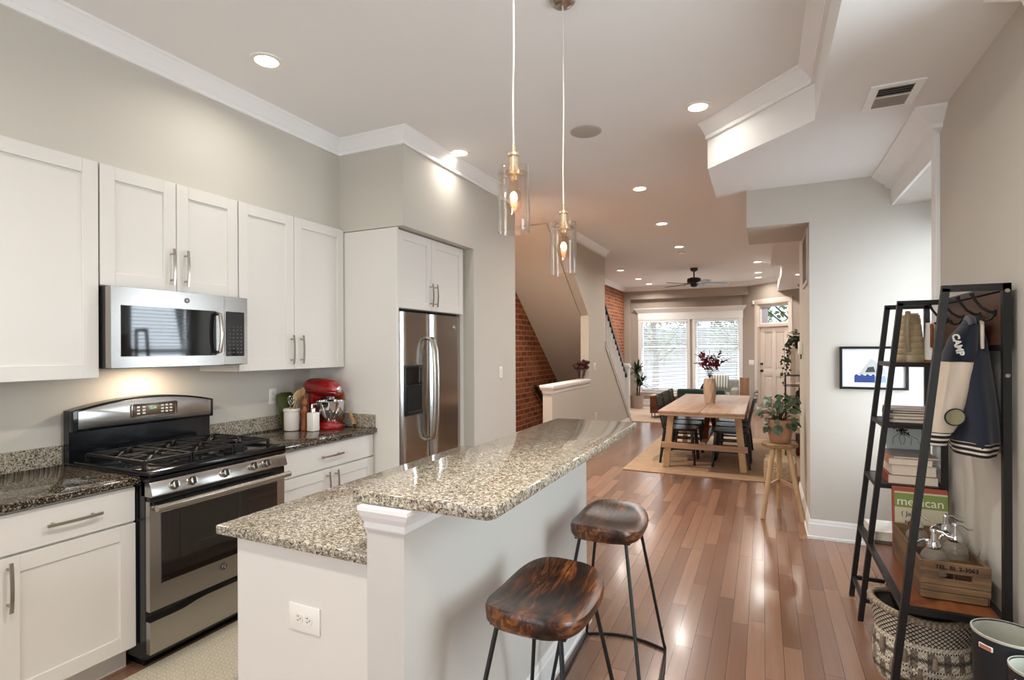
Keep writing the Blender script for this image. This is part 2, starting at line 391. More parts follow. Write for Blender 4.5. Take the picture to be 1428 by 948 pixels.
# right-hand walls, alcove with the side window, column between kitchen and living room
w = MB(); w.box(RW, 1.42, -2.5, 1.46, 0, CE); w.box(RW, 1.42, 2.33, 3.80, 0, CE); w.box(RW, 1.42, 1.46, 2.33, 0, 0.5); w.box(RW, 1.42, 1.46, 2.33, 2.57, CE); w.box(RW, 1.42, 3.80, 4.88, 2.575, CE)
w.box(1.30, 1.42, 3.80, 4.88, 0, 0.55); w.box(1.30, 1.42, 3.80, 3.88, 0.55, 2.575); w.box(1.30, 1.42, 4.80, 4.88, 0.55, 2.575); w.box(1.30, 1.42, 3.88, 4.80, 2.47, 2.575)
struct(w.build('wall_right', M['wall']))
w = MB(); w.box(0.33, 1.42, 4.88, 6.19, 0, DC); w.box(-0.126, 0.33, 4.88, 5.71, 2.505, DC)
struct(w.build('wall_column', M['wall']))
struct(MB().box(RW, RW+0.12, 6.19, 13.25, 0, DC).build('wall_living', M['wall_far']))
# front wall: band, recess with the pair of windows, diagonal wall with the front door
WX0, WX1, WX2, WX3, WZ0, WZ1 = -2.99, -1.79, -1.61, -0.55, 0.36, 2.25
w = MB(); w.box(BW, -3.26, 14.45, 14.75, 0, CE); w.box(-3.26, -0.34, 14.45, 14.75, DC, CE)
w.box(-3.26, WX0, 14.62, 14.75, 0, DC); w.box(WX1, WX2, 14.62, 14.75, 0, DC); w.box(WX3, -0.40, 14.62, 14.75, 0, DC)
w.box(WX0, WX1, 14.62, 14.75, 0, WZ0); w.box(WX2, WX3, 14.62, 14.75, 0, WZ0); w.box(WX0, WX1, 14.62, 14.75, WZ1, DC); w.box(WX2, WX3, 14.62, 14.75, WZ1, DC)
struct(w.build('wall_front', M['wall_far']))
DOORL = Vector((-0.185, 14.315, 0)); DM = Matrix.Translation(DOORL) @ Matrix.Rotation(-PI/4, 4, 'Z')   # local x runs along the door wall, -y faces the room
w = MB(DM); w.box(-0.45, 0.10, 0, 0.12, 0, CE); w.box(0.99, 1.60, 0, 0.12, 0, CE); w.box(0.10, 0.99, 0, 0.12, 2.53, CE)
struct(w.build('wall_entry', M['wall_far']))
w = MB(); w.box(-3.5, -2.95, -2.5, -2.38, 0, CE); w.box(0.45, 1.42, -2.5, -2.38, 0, CE); w.box(-2.95, 0.45, -2.5, -2.38, 0, 0.4); w.box(-2.95, 0.45, -2.5, -2.38, 2.7, CE)
struct(w.build('wall_back', M['wall']))
w = MB()
for x in (-2.95, -1.82, -0.70, 0.40): w.box(x, x+0.05, -2.49, -2.39, 0.4, 2.7)
for z in (0.4, 2.65): w.box(-2.9, 0.4, -2.485, -2.395, z, z+0.05)
wb = struct(w.build('window_1', M['trim'])); MB().box(-2.9, 0.4, -2.45, -2.44, 0.45, 2.65).build('pane', M['pane'], wb)  # unseen rear window, added to carry the room fill
# crown mouldings
CROWN = [(0, 0), (0.085, 0), (0.085, -0.012), (0.072, -0.02), (0.060, -0.036), (0.040, -0.056), (0.026, -0.078), (0.020, -0.082), (0.020, -0.108), (0, -0.108)]
struct(MB().sweep(CROWN, [(-3.02, -2.3), (-3.02, 3.27), (SW, 3.27), (SW, 5.25)], CE, side=-1).build('trim_1', M['trim'], smooth=20))
struct(MB().sweep(CROWN, [(SW, 6.75), (SW, 8.85)], CE, side=-1).build('trim_2', M['trim'], smooth=20))
struct(MB().sweep(CROWN, [(0.27, -2.3), (0.27, 3.53), (-0.365, 4.16)], CE, side=1).build('trim_3', M['trim'], smooth=20))
struct(MB().sweep(CROWN, [(BW, 8.3), (BW, 14.45), (-0.32, 14.45), (0.29, 13.84), (0.29, 9.66)], CE, side=-1).build('trim_4', M['trim'], smooth=20))
# head casing and leg of the alcove
w = MB(); w.box(0.868, RW, 3.71, 4.88, 2.575, 2.70, 0.003)
HC = [(0, 0), (0.125, 0), (0.125, -0.014), (0.105, -0.03), (0.075, -0.055), (0.045, -0.078), (0.040, -0.10), (0.0, -0.115)]
w.sweep(HC, [(0.90, 3.70), (0.875, 3.70), (0.875, 4.88)], DC, side=1)
w.box(0.868, RW, 3.71, 3.80, 0, 2.575, 0.003)
struct(w.build('trim_5', M['trim'], smooth=20))
w = MB(); w.sweep(HC, [(0.90, 1.35), (0.875, 1.35), (0.875, 2.45), (0.90, 2.45)], DC, side=1); w.box(0.868, RW, 1.37, 2.41, 2.57, 2.70, 0.003)
w.box(0.868, RW, 1.37, 1.46, 0.45, 2.57, 0.003); w.box(0.868, RW, 2.33, 2.41, 0.45, 2.57, 0.003); w.box(0.84, RW, 1.34, 2.44, 0.44, 0.47, 0.003); struct(w.build('trim_6', M['trim'], smooth=20))
# baseboards
BB = [(0, 0), (0.022, 0), (0.022, 0.018), (0.014, 0.022), (0.014, 0.115), (0.010, 0.122), (0.010, 0.135), (0.005, 0.15), (0, 0.15)]
struct(MB().sweep(BB, [(0.33, 6.19), (0.33, 4.88), (1.30, 4.88)], 0, side=-1).build('baseboard_column', M['trim'], smooth=20))
struct(MB().sweep(BB, [(RW, 3.71), (RW, -2.3)], 0, side=-1).build('baseboard_right', M['trim'], smooth=20))
struct(MB().sweep(BB, [(SW, 10.7), (SW, 6.346), (SW-0.12, 6.346)], 0, side=1).build('baseboard_stairs', M['trim'], smooth=20))
struct(MB().sweep(BB, [(SW, 5.25), (SW, 4.34)], 0, side=1).build('baseboard_left', M['trim'], smooth=20))
struct(MB().sweep(BB, [(RW, 13.2), (RW, 6.19)], 0, side=-1).build('baseboard_living', M['trim'], smooth=20))
struct(MB().sweep(BB, [(-3.26, 14.62), (-0.5, 14.62)], 0, side=-1).build('baseboard_front', M['trim'], smooth=20))
# pony wall cap
cp = [(0.0, 0), (0.0, -0.02), (-0.01, -0.032), (-0.025, -0.05), (-0.03, -0.085), (-0.04, -0.095)]
w = MB(); w.box(SW-0.16, SW+0.035, 6.311, 7.912, 1.015, 1.045, 0.004)
pc = [(0.030, 0), (0.030, -0.012), (0.022, -0.025), (0.010, -0.045), (0.006, -0.075), (0, -0.08), (0, 0)]
w.sweep(pc, [(SW, 7.912), (SW, 6.346), (SW-0.125, 6.346), (SW-0.125, 7.912)], 1.016, side=1)
w.box(SW-0.125, SW, 6.35, 7.912, 0.94, 1.016)
struct(w.build('trim_7', M['trim'], smooth=20))
# ---- windows of the front wall
def front_window(k, x0, x1):
    w = MB(); y = 14.62
    w.box(x0, x0+0.05, y+0.03, y+0.09, WZ0, WZ1); w.box(x1-0.05, x1, y+0.03, y+0.09, WZ0, WZ1)
    w.box(x0+0.05, x1-0.05, y+0.03, y+0.09, WZ0, WZ0+0.06); w.box(x0+0.05, x1-0.05, y+0.03, y+0.09, WZ1-0.05, WZ1); w.box(x0+0.05, x1-0.05, y+0.035, y+0.085, 1.52, 1.57)
    o = struct(w.build('window_%d' % k, M['trim']))
    MB().box(x0+0.04, x1-0.04, y+0.055, y+0.06, WZ0+0.05, WZ1-0.04).build('pane', M['pane'], o)
front_window(2, WX0, WX1); front_window(3, WX2, WX3)
w = MB(); y = 14.62
w.box(WX0-0.075, WX0+0.01, y-0.022, y, WZ0-0.02, WZ1, 0.003); w.box(WX3-0.01, WX3+0.075, y-0.022, y, WZ0-0.02, WZ1, 0.003)
w.box(WX1-0.01, WX1+0.06, y-0.022, y, WZ0, WZ1, 0.003); w.box(WX2-0.06, WX2+0.01, y-0.022, y, WZ0, WZ1, 0.003)
w.box(WX0-0.08, WX3+0.085, y-0.03, y, WZ1, WZ1+0.205, 0.003)
w.sweep([(0.03, 0), (0.10, 0.10), (0.105, 0.105), (0.105, 0.12), (0, 0.12), (0, 0)], [(WX0-0.06, y), (WX0-0.06, y-0.005), (WX3+0.065, y-0.005), (WX3+0.065, y)], WZ1+0.19, side=-1)
w.box(WX0-0.12, WX3+0.12, y-0.06, y+0.02, WZ0-0.045, WZ0-0.01, 0.006); w.box(WX0-0.08, WX3+0.08, y-0.02, y, WZ0-0.12, WZ0-0.045, 0.003)
struct(w.build('trim_8', M['trim'], smooth=20))
# ---- side window in the alcove
w = MB()
for y in (3.88, 4.75): w.box(1.31, 1.37, y, y+0.05, 0.55, 2.47)
for z in (0.55, 1.48, 2.42): w.box(1.31, 1.37, 3.93, 4.75, z, z+0.05)
o = struct(w.build('window_4', M['trim'])); MB().box(1.335, 1.34, 3.92, 4.76, 0.6, 2.42).build('pane', M['pane'], o)
w = MB()
for y in (1.46, 2.28): w.box(1.31, 1.37, y, y+0.05, 0.5, 2.57)
for z in (0.5, 1.5, 2.52): w.box(1.31, 1.37, 1.51, 2.28, z, z+0.05)
o = struct(w.build('window_6', M['trim'])); MB().box(1.335, 1.34, 1.50, 2.29, 0.55, 2.52).build('pane', M['pane'], o)
# ---- front door with transom, on the diagonal wall
def L(mb, name, mat, parent=None, smooth=35): return mb.build(name, mat, parent, smooth)
w = MB(DM); w.box(0.0, 0.10, -0.022, 0.0, 0, 2.54, 0.003); w.box(0.99, 1.09, -0.022, 0, 0, 2.54, 0.003); w.box(-0.01, 1.10, -0.028, 0, 2.54, 2.66, 0.003)
w.box(0.10, 0.99, -0.01, 0.10, 2.00, 2.06); w.box(0.10, 0.125, 0, 0.1, 0, 2.53); w.box(0.965, 0.99, 0, 0.1, 0, 2.53); w.box(0.125, 0.965, 0, 0.1, 2.505, 2.53)
struct(w.build('trim_9', M['door']))
d = MB(DM)
for x0, x1 in ((0.125, 0.245), (0.495, 0.595), (0.845, 0.965)): d.box(x0, x1, 0.03, 0.072, 0.01, 2.0, 0.002)
for z0, z1 in ((0.01, 0.22), (0.84, 1.0), (1.87, 2.0)):
    d.box(0.245, 0.495, 0.03, 0.072, z0, z1, 0.002); d.box(0.595, 0.845, 0.03, 0.072, z0, z1, 0.002)
for x0, x1 in ((0.245, 0.495), (0.595, 0.845)):
    for z0, z1 in ((0.22, 0.84), (1.0, 1.87)):
        d.box(x0, x1, 0.045, 0.06, z0, z1); d.box(x0+0.04, x1-0.04, 0.034, 0.062, z0+0.04, z1-0.04, 0.008, 1)
dr = struct(d.build('door_1', M['door']))
def knob(x, z, r, name):
    k = MB(DM @ Matrix.Translation((x, 0.03, z)) @ Matrix.Rotation(PI/2, 4, 'X')); k.lathe([(0, 0), (r*1.25, 0), (r*1.25, 0.008), (r*0.45, 0.014), (r*0.45, 0.03), (r, 0.036), (r, 0.05), (0, 0.056)], n=14)
    k.build(name, M['black_metal'], dr)
knob(0.185, 1.12, 0.022, 'deadbolt'); knob(0.185, 0.955, 0.026, 'door_knob')
w = MB(DM); w.box(0.125, 0.16, 0.04, 0.09, 2.06, 2.505); w.box(0.93, 0.965, 0.04, 0.09, 2.06, 2.505); w.box(0.16, 0.93, 0.04, 0.09, 2.06, 2.095); w.box(0.16, 0.93, 0.04, 0.09, 2.47, 2.505)
o = struct(w.build('window_5', M['trim'])); MB(DM).box(0.155, 0.935, 0.06, 0.064, 2.09, 2.475).build('pane', M['pane'], o)
MB(DM).box(0.16, 0.335, 0.046, 0.058, 2.095, 2.47).build('roller_shade', plain('grey_blue_shade', '#b3b6c2', 0.8), o)
# ---- outdoors
struct(MB().box(-14, 16, 14.95, 45, -0.6, -0.45).build('ground', plain('pavement', '#8f8f8d', 0.9, var=0.15)))
w = MB(); w.box(-14, 14, 30, 34, -0.45, 2.55)
struct(w.build('facade_opposite', plain('pale_facade', '#a4abb2', 0.9, var=0.25, nsc=0.8)))
# ================================================================== STAIRCASE
st = thing('staircase', 'straight staircase with white balusters and dark handrail along the brick wall', 'staircase', (-2.97, 10.9, 0))
SL = (1.58-0.03)/(10.75-8.83)
w = MB()
nst = 14; run = 0.235; rise = 0.19
for k in range(nst):
    y1 = 10.86-k*run; z = (k+1)*rise
    w.box(BW+0.005, SW-0.13, y1-run, y1, max(0, z-rise-0.12), z-0.03)
o = w.build('riser', M['trim'], st)
w = MB()
for k in range(nst):
    y1 = 10.86-k*run; z = (k+1)*rise
    w.box(BW+0.005, SW-0.127, y1-run, y1+0.025, z-0.03, z, 0.006)
w.build('tread', M['rustic'], st)
zs = lambda y: 1.60-(y-8.83)*SL
w = MB(); w.prism([(SW-0.128, y, z) for y, z in ((6.5, 3.12), (10.38, 0.0), (10.72, 0.0), (7.05, 3.0), (6.9, 3.12))], (-(SW-0.128-BW)+0.006, 0, 0))
w.build('sloping_underside', M['wall'], st)
w = MB(); w.prism([(SW+0.001, y, z) for y, z in ((8.85, zs(8.85)+0.035), (10.78, zs(10.78)+0.035), (10.78, zs(10.78)-0.06), (8.85, zs(8.85)-0.06))], (0.014, 0, 0))
w.prism([(SW-0.145, y, z) for y, z in ((8.85, zs(8.85)+0.02), (10.78, zs(10.78)+0.02), (10.78, zs(10.78)+0.035), (8.85, zs(8.85)+0.035))], (0.16, 0, 0))
w.build('stringer', M['wall'], st)
for k in range(13):
    y = 8.93+k*0.128
    b = MB(); b.box(SW-0.078, SW-0.052, y-0.013, y+0.013, zs(y)+0.03, zs(y)+0.80); b.build('baluster', M['trim'], st)
w = MB(); w.bar((SW-0.065, 8.60, zs(8.60)+0.80), (SW-0.065, 10.62, zs(10.62)+0.80), 0.058, 0.05)
w.build('handrail', M['black_wood'], st)
w = MB(); w.box(SW-0.125, SW-0.005, 10.62, 10.74, 0.0, 1.12, 0.004); w.box(SW-0.145, SW+0.015, 10.60, 10.76, 1.12, 1.15, 0.006); w.box(SW-0.13, SW, 10.615, 10.745, 1.15, 1.2, 0.02)
w.box(SW-0.14, SW+0.01, 10.605, 10.755, 0, 0.25, 0.006)
w.build('newel_post', M['trim'], st)
w = MB(); w.bar((BW+0.07, 8.02, 0.90), (BW+0.07, 8.42, 0.62), 0.045, 0.05); w.bar((BW, 8.15, 0.80), (BW+0.07, 8.15, 0.81), 0.02)
w.build('basement_handrail', M['black_wood'], st)
# ================================================================== KITCHEN CABINETS
def shaker(mb, xf, y0, y1, z0, z1, t=0.02, stl=0.068):
    mb.box(xf-t, xf, y0, y0+stl, z0, z1, 0.0015, 1); mb.box(xf-t, xf, y1-stl, y1, z0, z1, 0.0015, 1)
    mb.box(xf-t, xf, y0+stl, y1-stl, z0, z0+stl, 0.0015, 1); mb.box(xf-t, xf, y0+stl, y1-stl, z1-stl, z1, 0.0015, 1)
    mb.box(xf-t+0.002, xf-0.009, y0+stl-0.004, y1-stl+0.004, z0+stl-0.004, z1-stl+0.004); return mb
def pull(xf, y, z, ln, vert, parent):
    m = MB(); h = ln/2; N = 8
    pts = []
    for i in range(N+1):
        t = -1+2*i/N; bow = 0.030+0.007*(1-t*t)
        pts.append((xf+bow, y, z+t*h) if vert else (xf+bow, y+t*h, z))
    wv = (lambda p: [(p[0]-0.0035, p[1]-0.006, p[2]), (p[0]+0.0035, p[1]-0.006, p[2]), (p[0]+0.0035, p[1]+0.006, p[2]), (p[0]-0.0035, p[1]+0.006, p[2])]) if vert else \
         (lambda p: [(p[0]-0.0035, p[1], p[2]-0.006), (p[0]+0.0035, p[1], p[2]-0.006), (p[0]+0.0035, p[1], p[2]+0.006), (p[0]-0.0035, p[1], p[2]+0.006)])
    m.loft([wv(p) for p in pts])
    for s in (-0.72, 0.72):
        c = (y, z+s*h) if vert else (y+s*h, z)
        m.tube([(xf, c[0], c[1]), (xf+0.034, c[0], c[1])], 0.0055, 10)
    return m.build('handle', M['nickel'], parent)
FX = -2.685
def base_cabinet(y0, y1, label, doors, dz=(0.708, 0.868)):
    t = thing('base_cabinet', label, 'cabinet', (-3.0, (y0+y1)/2, 0))
    w = MB(); w.box(KW+0.004, FX-0.022, y0, y1, 0.105, 0.882); w.box(KW+0.004, FX-0.085, y0, y1, 0, 0.105); w.build('body', M['cab'], t)
    w = MB(); w.box(FX-0.02, FX, y0+0.004, y1-0.004, dz[0], dz[1], 0.002, 1); dw = w.build('drawer', M['cab'], t)
    for a, b, hy in doors:
        m = MB(); shaker(m, FX, a+0.002, b-0.002, 0.118, 0.698); dd = m.build('door', M['cab'], t); pull(FX, hy, 0.585, 0.195, True, dd)
    return t, dw
t, dw = base_cabinet(1.045, 1.553, 'white base cabinet with one drawer and door, left of the steel range', [(1.045, 1.553, 1.075)]); pull(FX, 1.295, 0.79, 0.205, False, dw)
t, dw = base_cabinet(0.12, 1.04, 'white base cabinet at the left edge of the photo', [(0.12, 0.58, 0.54), (0.58, 1.04, 0.62)]); pull(FX, 0.58, 0.79, 0.205, False, dw)
t, dw = base_cabinet(2.352, 3.262, 'white base cabinet with wide drawer and two doors, under the red mixer', [(2.352, 2.815, 2.775), (2.815, 3.262, 2.855)]); pull(FX, 2.81, 0.79, 0.205, False, dw)
def counter(y0, y1, label, ends=()):
    t = thing('granite_countertop', label, 'countertop', (-3.0, (y0+y1)/2, 0.883))
    MB().box(KW+0.001, -2.655, y0, y1, 0.883, 0.914, 0.004).build('slab', M['granite_d'], t)
    w = MB(); w.box(KW+0.001, KW+0.021, y0, y1, 0.914, 1.015, 0.002, 1)
    for e in ends: w.box(KW+0.021, -2.67, e-0.02, e, 0.914, 1.015, 0.002, 1)
    w.build('backsplash', M['granite'], t)
counter(0.1, 1.556, 'speckled granite countertop left of the steel range')
counter(2.35, 3.268, 'speckled granite countertop holding the red stand mixer', (3.268,))
UX = -2.97
def upper(y0, y1, z0, label, doors, hz, x=UX, back=KW, z1=2.44, hl=0.2):
    t = thing('wall_cabinet', label, 'cabinet', ((x+back)/2, (y0+y1)/2, z0))
    MB().box(back, x-0.022, y0, y1, z0, z1).build('body', M['cab'], t)
    for a, b, hy in doors:
        m = MB(); shaker(m, x, a+0.002, b-0.002, z0+0.002, z1-0.002); dd = m.build('door', M['cab'], t)
        if hy: pull(x, hy, hz, hl, True, dd)
upper(0.95, 1.549, 1.372, 'tall white wall cabinet left of the microwave, cut off by the photo edge', [(0.95, 1.549, 0.99)], 1.5)
upper(1.553, 2.327, 1.832, 'short white two-door wall cabinet above the microwave', [(1.553, 1.938, 1.905), (1.938, 2.327, 1.985)], 1.968)
upper(2.331, 3.262, 1.372, 'tall white two-door wall cabinet above the outlet and mixer', [(2.331, 2.77, 2.738), (2.77, 3.262, 2.825)], 1.51)
upper(3.298, 4.27, 1.822, 'white two-door cabinet above the refrigerator', [(3.298, 3.76, 3.73), (3.76, 4.27, 3.80)], 1.95, -2.485, KW, 2.415, 0.19)
o = MB().box(KW, -2.47, 3.27, 3.296, 0, 2.42, 0.002, 1).build('refrigerator_side_panel', M['cab'], org=(-2.9, 3.28, 0)); tag(o, 'tall plain white panel beside the refrigerator', 'panel')
o = MB().box(-2.56, -2.52, 4.272, 4.34, 0, 2.42).build('trim_10', M['wall']); struct(o)
# ================================================================== RANGE
RX = -2.60
rg = thing('gas_range', 'stainless steel gas range with black cooktop between the cabinets', 'range', (-2.95, 1.95, 0))
y0, y1 = 1.560, 2.344
w = MB(); w.box(KW+0.02, RX-0.03, y0, y1, 0.055, 0.895); w.box(KW+0.06, RX-0.09, y0+0.03, y1-0.03, 0, 0.055); w.build('body', M['black_enamel'], rg)
w = MB(); w.box(KW+0.03, RX+0.012, y0-0.004, y1+0.004, 0.893, 0.928, 0.008)
w.box(-3.22, -2.66, y0-0.004, y0+0.022, 0.92, 0.940, 0.006); w.box(-3.22, -2.66, y1-0.022, y1+0.004, 0.92, 0.940, 0.006); w.box(-2.675, RX+0.012, y0-0.004, y1+0.004, 0.905, 0.940, 0.008)
ct = w.build('cooktop', M['black_enamel'], rg)
for bx, by, br in ((-2.80, 1.75, 0.05), (-3.05, 1.75, 0.042), (-2.80, 2.16, 0.055), (-3.05, 2.16, 0.042), (-2.93, 1.955, 0.048)):
    m = MB(); m.lathe([(0, 0.928), (br*1.35, 0.928), (br*1.3, 0.936), (br, 0.938), (br, 0.95), (br*0.9, 0.954), (0, 0.954)], (bx, by, 0), 20); m.build('burner', M['iron'], rg)
for k, (a, b) in enumerate(((1.595, 1.83), (1.838, 2.07), (2.078, 2.31))):
    m = MB(); xa, xb = -3.17, -2.695; zz = 0.972
    for yy in (a, b): m.bar((xa, yy, zz), (xb, yy, zz), 0.012, 0.014)
    for xx in (xa, (xa+xb)/2, xb): m.bar((xx, a, zz), (xx, b, zz), 0.012, 0.014)
    for xx in (xa, xb):
        for yy in (a, b): m.bar((xx, yy, 0.932), (xx, yy, zz), 0.014)
    for cx in ((xa*0.75+xb*0.25), (xa*0.25+xb*0.75)):
        cy = (a+b)/2
        for q in range(4):
            an = PI/4+q*PI/2; r0, r1 = 0.035, 0.135
            m.bar((cx+r0*math.cos(an), cy+r0*math.sin(an), zz+0.004), (cx+r1*math.cos(an), cy+min(1, 0.85)*r1*math.sin(an), zz), 0.010, 0.016)
        m.bar((cx, a, zz), (cx, cy-0.03, zz+0.004), 0.010, 0.016); m.bar((cx, b, zz), (cx, cy+0.03, zz+0.004), 0.010, 0.016)
    m.build('grate', M['iron'], rg)
w = MB(); w.prism([(RX-0.06, y0, 0.892), (RX+0.006, y0, 0.892), (RX+0.028, y0, 0.828), (RX+0.022, y0, 0.822), (RX-0.06, y0, 0.822)], (0, y1-y0, 0), 0.003); cpn = w.build('control_panel', M['steel'], rg)
for ky in (1.665, 1.755, 1.935, 2.11, 2.195):
    KM = Matrix.Translation((RX+0.016, ky, 0.859)) @ Matrix.Rotation(R(72), 4, 'Y')
    m = MB(); m.lathe([(0, 0), (0.024, 0), (0.024, 0.004), (0.021, 0.006), (0.019, 0.024), (0.017, 0.028), (0, 0.028)], n=24, M=KM); kb = m.build('knob', M['nickel'], rg)
    m = MB(); m.box(-0.017, 0.017, -0.0045, 0.0045, 0.026, 0.036, 0.002, M=KM); m.build('grip', M['black_plastic'], kb)
w = MB(); w.box(RX-0.04, RX+0.004, y0+0.004, y1-0.004, 0.778, 0.822, 0.002); w.build('vent_strip', M['black_enamel'], rg)
w = MB(); fy0, fy1, fz0, fz1 = y0+0.002, y1-0.002, 0.285, 0.80; wy0, wy1, wz0, wz1 = 1.615, 2.288, 0.405, 0.735
for a in ((fy0, wy0, fz0, fz1), (wy1, fy1, fz0, fz1), (wy0, wy1, fz0, wz0), (wy0, wy1, wz1, fz1)): w.box(RX-0.035, RX+0.002, a[0], a[1], a[2], a[3])
od = w.build('oven_door', M['steel'], rg)
MB().box(RX-0.03, RX+0.004, wy0-0.002, wy1+0.002, wz0-0.002, wz1+0.002, 0.002, 1).build('oven_window', plain('smoked_oven_glass', '#17110d', 0.05, var=0.1, Specular_IOR_Level=0.8), od)
for a, b in ((1.645, 1.715), (1.735, 1.915), (1.955, 2.135), (2.16, 2.24)): MB().box(RX+0.001, RX+0.006, a, b, 0.782, 0.790, 0.002, 1).build('vent_slot', M['dark'], od)
m = MB(); m.tube([(RX+0.002, 1.585, 0.765), (RX+0.05, 1.585, 0.775)], 0.011, 10); m.tube([(RX+0.002, 2.32, 0.765), (RX+0.05, 2.32, 0.775)], 0.011, 10)
m.tube([(RX+0.05, 1.566, 0.775), (RX+0.055, 1.7, 0.777), (RX+0.057, 1.95, 0.778), (RX+0.055, 2.2, 0.777), (RX+0.05, 2.338, 0.775)], 0.0165, 14); m.build('oven_handle', M['nickel'], od)
def badge(x, y, z, r, parent):
    m = MB(Matrix.Translation((x, y, z)) @ Matrix.Rotation(PI/2, 4, 'Y')); m.lathe([(0, 0), (r, 0), (r, 0.002), (0, 0.002)], n=20); b = m.build('round_emblem', M['black_plastic'], parent)
    q = MB(); ring = lambda rr, a0, a1, cy=0, cz=0, n=14: [(x+0.0025, y+cy+rr*math.cos(a0+(a1-a0)*i/n), z+cz+rr*math.sin(a0+(a1-a0)*i/n)) for i in range(n+1)]
    q.tube(ring(r*0.86, 0, 2*PI)[:-1], r*0.07, 6, True)
    q.tube(ring(r*0.30, 0.6, 5.6, -r*0.28, r*0.05), r*0.08, 6); q.tube(ring(r*0.26, 0.9, 5.0, r*0.30, r*0.12), r*0.08, 6); q.tube(ring(r*0.26, 2.2, 5.6, r*0.28, -r*0.26), r*0.08, 6)
    q.build('emblem_script', M['chrome'], parent)
badge(RX+0.003, 1.945, 0.362, 0.021, od)
w = MB(); N = 14; pts = [(RX+0.002, fy0, 0.085), (RX+0.002, fy1, 0.085), (RX+0.002, fy1, 0.236)]
for i in range(N+1):
    u = i/N; yy = fy1-u*(fy1-fy0); c = abs(yy-1.95)/0.39; pts.append((RX+0.002, yy, 0.236+(0.018 if c < 0.35 else 0.018*max(0, 1-(c-0.35)/0.25))))
w.prism(pts[:3]+pts[4:-1]+[(RX+0.002, fy0, 0.236)], (-0.035, 0, 0)); w.build('drawer', M['steel'], rg)
# backguard
w = MB(); N = 16
arc = lambda yy, zc, ze: ze+(zc-ze)*(1-((yy-1.952)/0.392)**2)
back = [(-3.315, y0, 0.92)]+[(-3.315, y0+(y1-y0)*i/N, arc(y0+(y1-y0)*i/N, 1.247, 1.195)) for i in range(N+1)]+[(-3.315, y1, 0.92)]
w.prism(back, (0.05, 0, 0)); w.prism([(-3.265, y, z) for x, y, z in back[1:-1]]+[(-3.265, y1, 1.085), (-3.265, y0, 1.085)], (0.035, 0, 0), 0.004)
bgp = w.build('backguard', M['black_enamel'], rg)
pts = [(-3.231, y0+0.022+(y1-y0-0.044)*i/N, arc(y0+0.022+(y1-y0-0.044)*i/N, 1.236, 1.184)) for i in range(N+1)]+[(-3.231, y1-0.022, 1.098), (-3.231, y0+0.022, 1.098)]
w = MB(); w.prism(pts, (0.008, 0, 0), 0.002); bp = w.build('steel_panel', M['steel'], bgp)
w = MB(); w.box(-3.224, -3.219, 1.838, 2.098, 1.128, 1.206, 0.01, 2); w.build('display_bezel', M['nickel'], bgp)
w = MB(); w.box(-3.22, -3.2165, 1.846, 2.09, 1.134, 1.200, 0.006, 2); dsp = w.build('display', plain('control_display', '#4a4038', 0.15), rg)
for yy in (1.875, 1.905, 2.01, 2.035, 2.06):
    for zz in (1.150, 1.168, 1.186): MB().box(-3.2168, -3.2155, yy-0.008, yy+0.008, zz-0.005, zz+0.005).build('button', M['nickel'], dsp)
text_mesh('12:10', 0.019, 0.0006, frame((-3.2158, 1.955, 1.176), (0, 1, 0), (0, 0, 1))).build('clock_digits', glow('green_clock_digits', '#6fbf4a', 0.35), dsp)
# ================================================================== MICROWAVE
mw = thing('microwave', 'over-the-range stainless microwave with dark window', 'microwave', (-3.1, 1.93, 1.42))
MX = -2.885
MB().box(KW, MX-0.045, 1.556, 2.324, 1.418, 1.83, 0.003, 1).build('body', M['black_plastic'], mw)
w = MB(); dz0, dz1 = 1.422, 1.826
for a in ((1.556, 1.600, dz0, dz1), (2.115, 2.166, dz0, dz1), (1.600, 2.115, dz0, 1.478), (1.600, 2.115, 1.735, dz1)): w.box(MX-0.045, MX, a[0], a[1], a[2], a[3])
md = w.build('door', M['steel'], mw)
MB().box(MX-0.04, MX-0.002, 1.598, 2.117, 1.476, 1.737).build('window', M['black_gloss'], md)
m = MB(); m.tube([(MX, 2.118, 1.495), (MX+0.03, 2.118, 1.50), (MX+0.042, 2.118, 1.55), (MX+0.045, 2.118, 1.605), (MX+0.042, 2.118, 1.66), (MX+0.03, 2.118, 1.715), (MX, 2.118, 1.72)], 0.011, 10); m.build('handle', M['nickel'], md)
badge(MX+0.001, 1.94, 1.782, 0.014, md)
w = MB(); w.box(MX-0.045, MX, 2.169, 2.324, dz0, dz1, 0.002, 1); cp_ = w.build('control_panel', M['steel'], mw)
MB().box(MX-0.002, MX+0.002, 2.176, 2.300, 1.472, 1.737, 0.003, 1).build('keypad', M['black_gloss'], cp_)
kg = plain('grey_key', '#4a4846', 0.5)
for r in range(8):
    for c in range(4): MB().box(MX+0.002, MX+0.0026, 2.194+c*0.026, 2.206+c*0.026, 1.491+r*0.022, 1.498+r*0.022).build('key', kg, cp_)
m = MB(); m.box(-3.18, -3.10, 1.86, 2.02, 1.414, 1.419, 0.002, 1); m.build('cooktop_lamp', glow('cooktop_lamp_lens', '#ffd9ae', 6), mw)
_d = bpy.data.lights.new('cooktop_lamp_light', 'AREA'); _d.size = 0.10; _d.energy = 3.2; _d.color = (1.0, 0.80, 0.60); _o = bpy.data.objects.new('cooktop_lamp_light', _d); COL.objects.link(_o); _o.location = (-0.04, 0.01, -0.010); _o.parent = mw
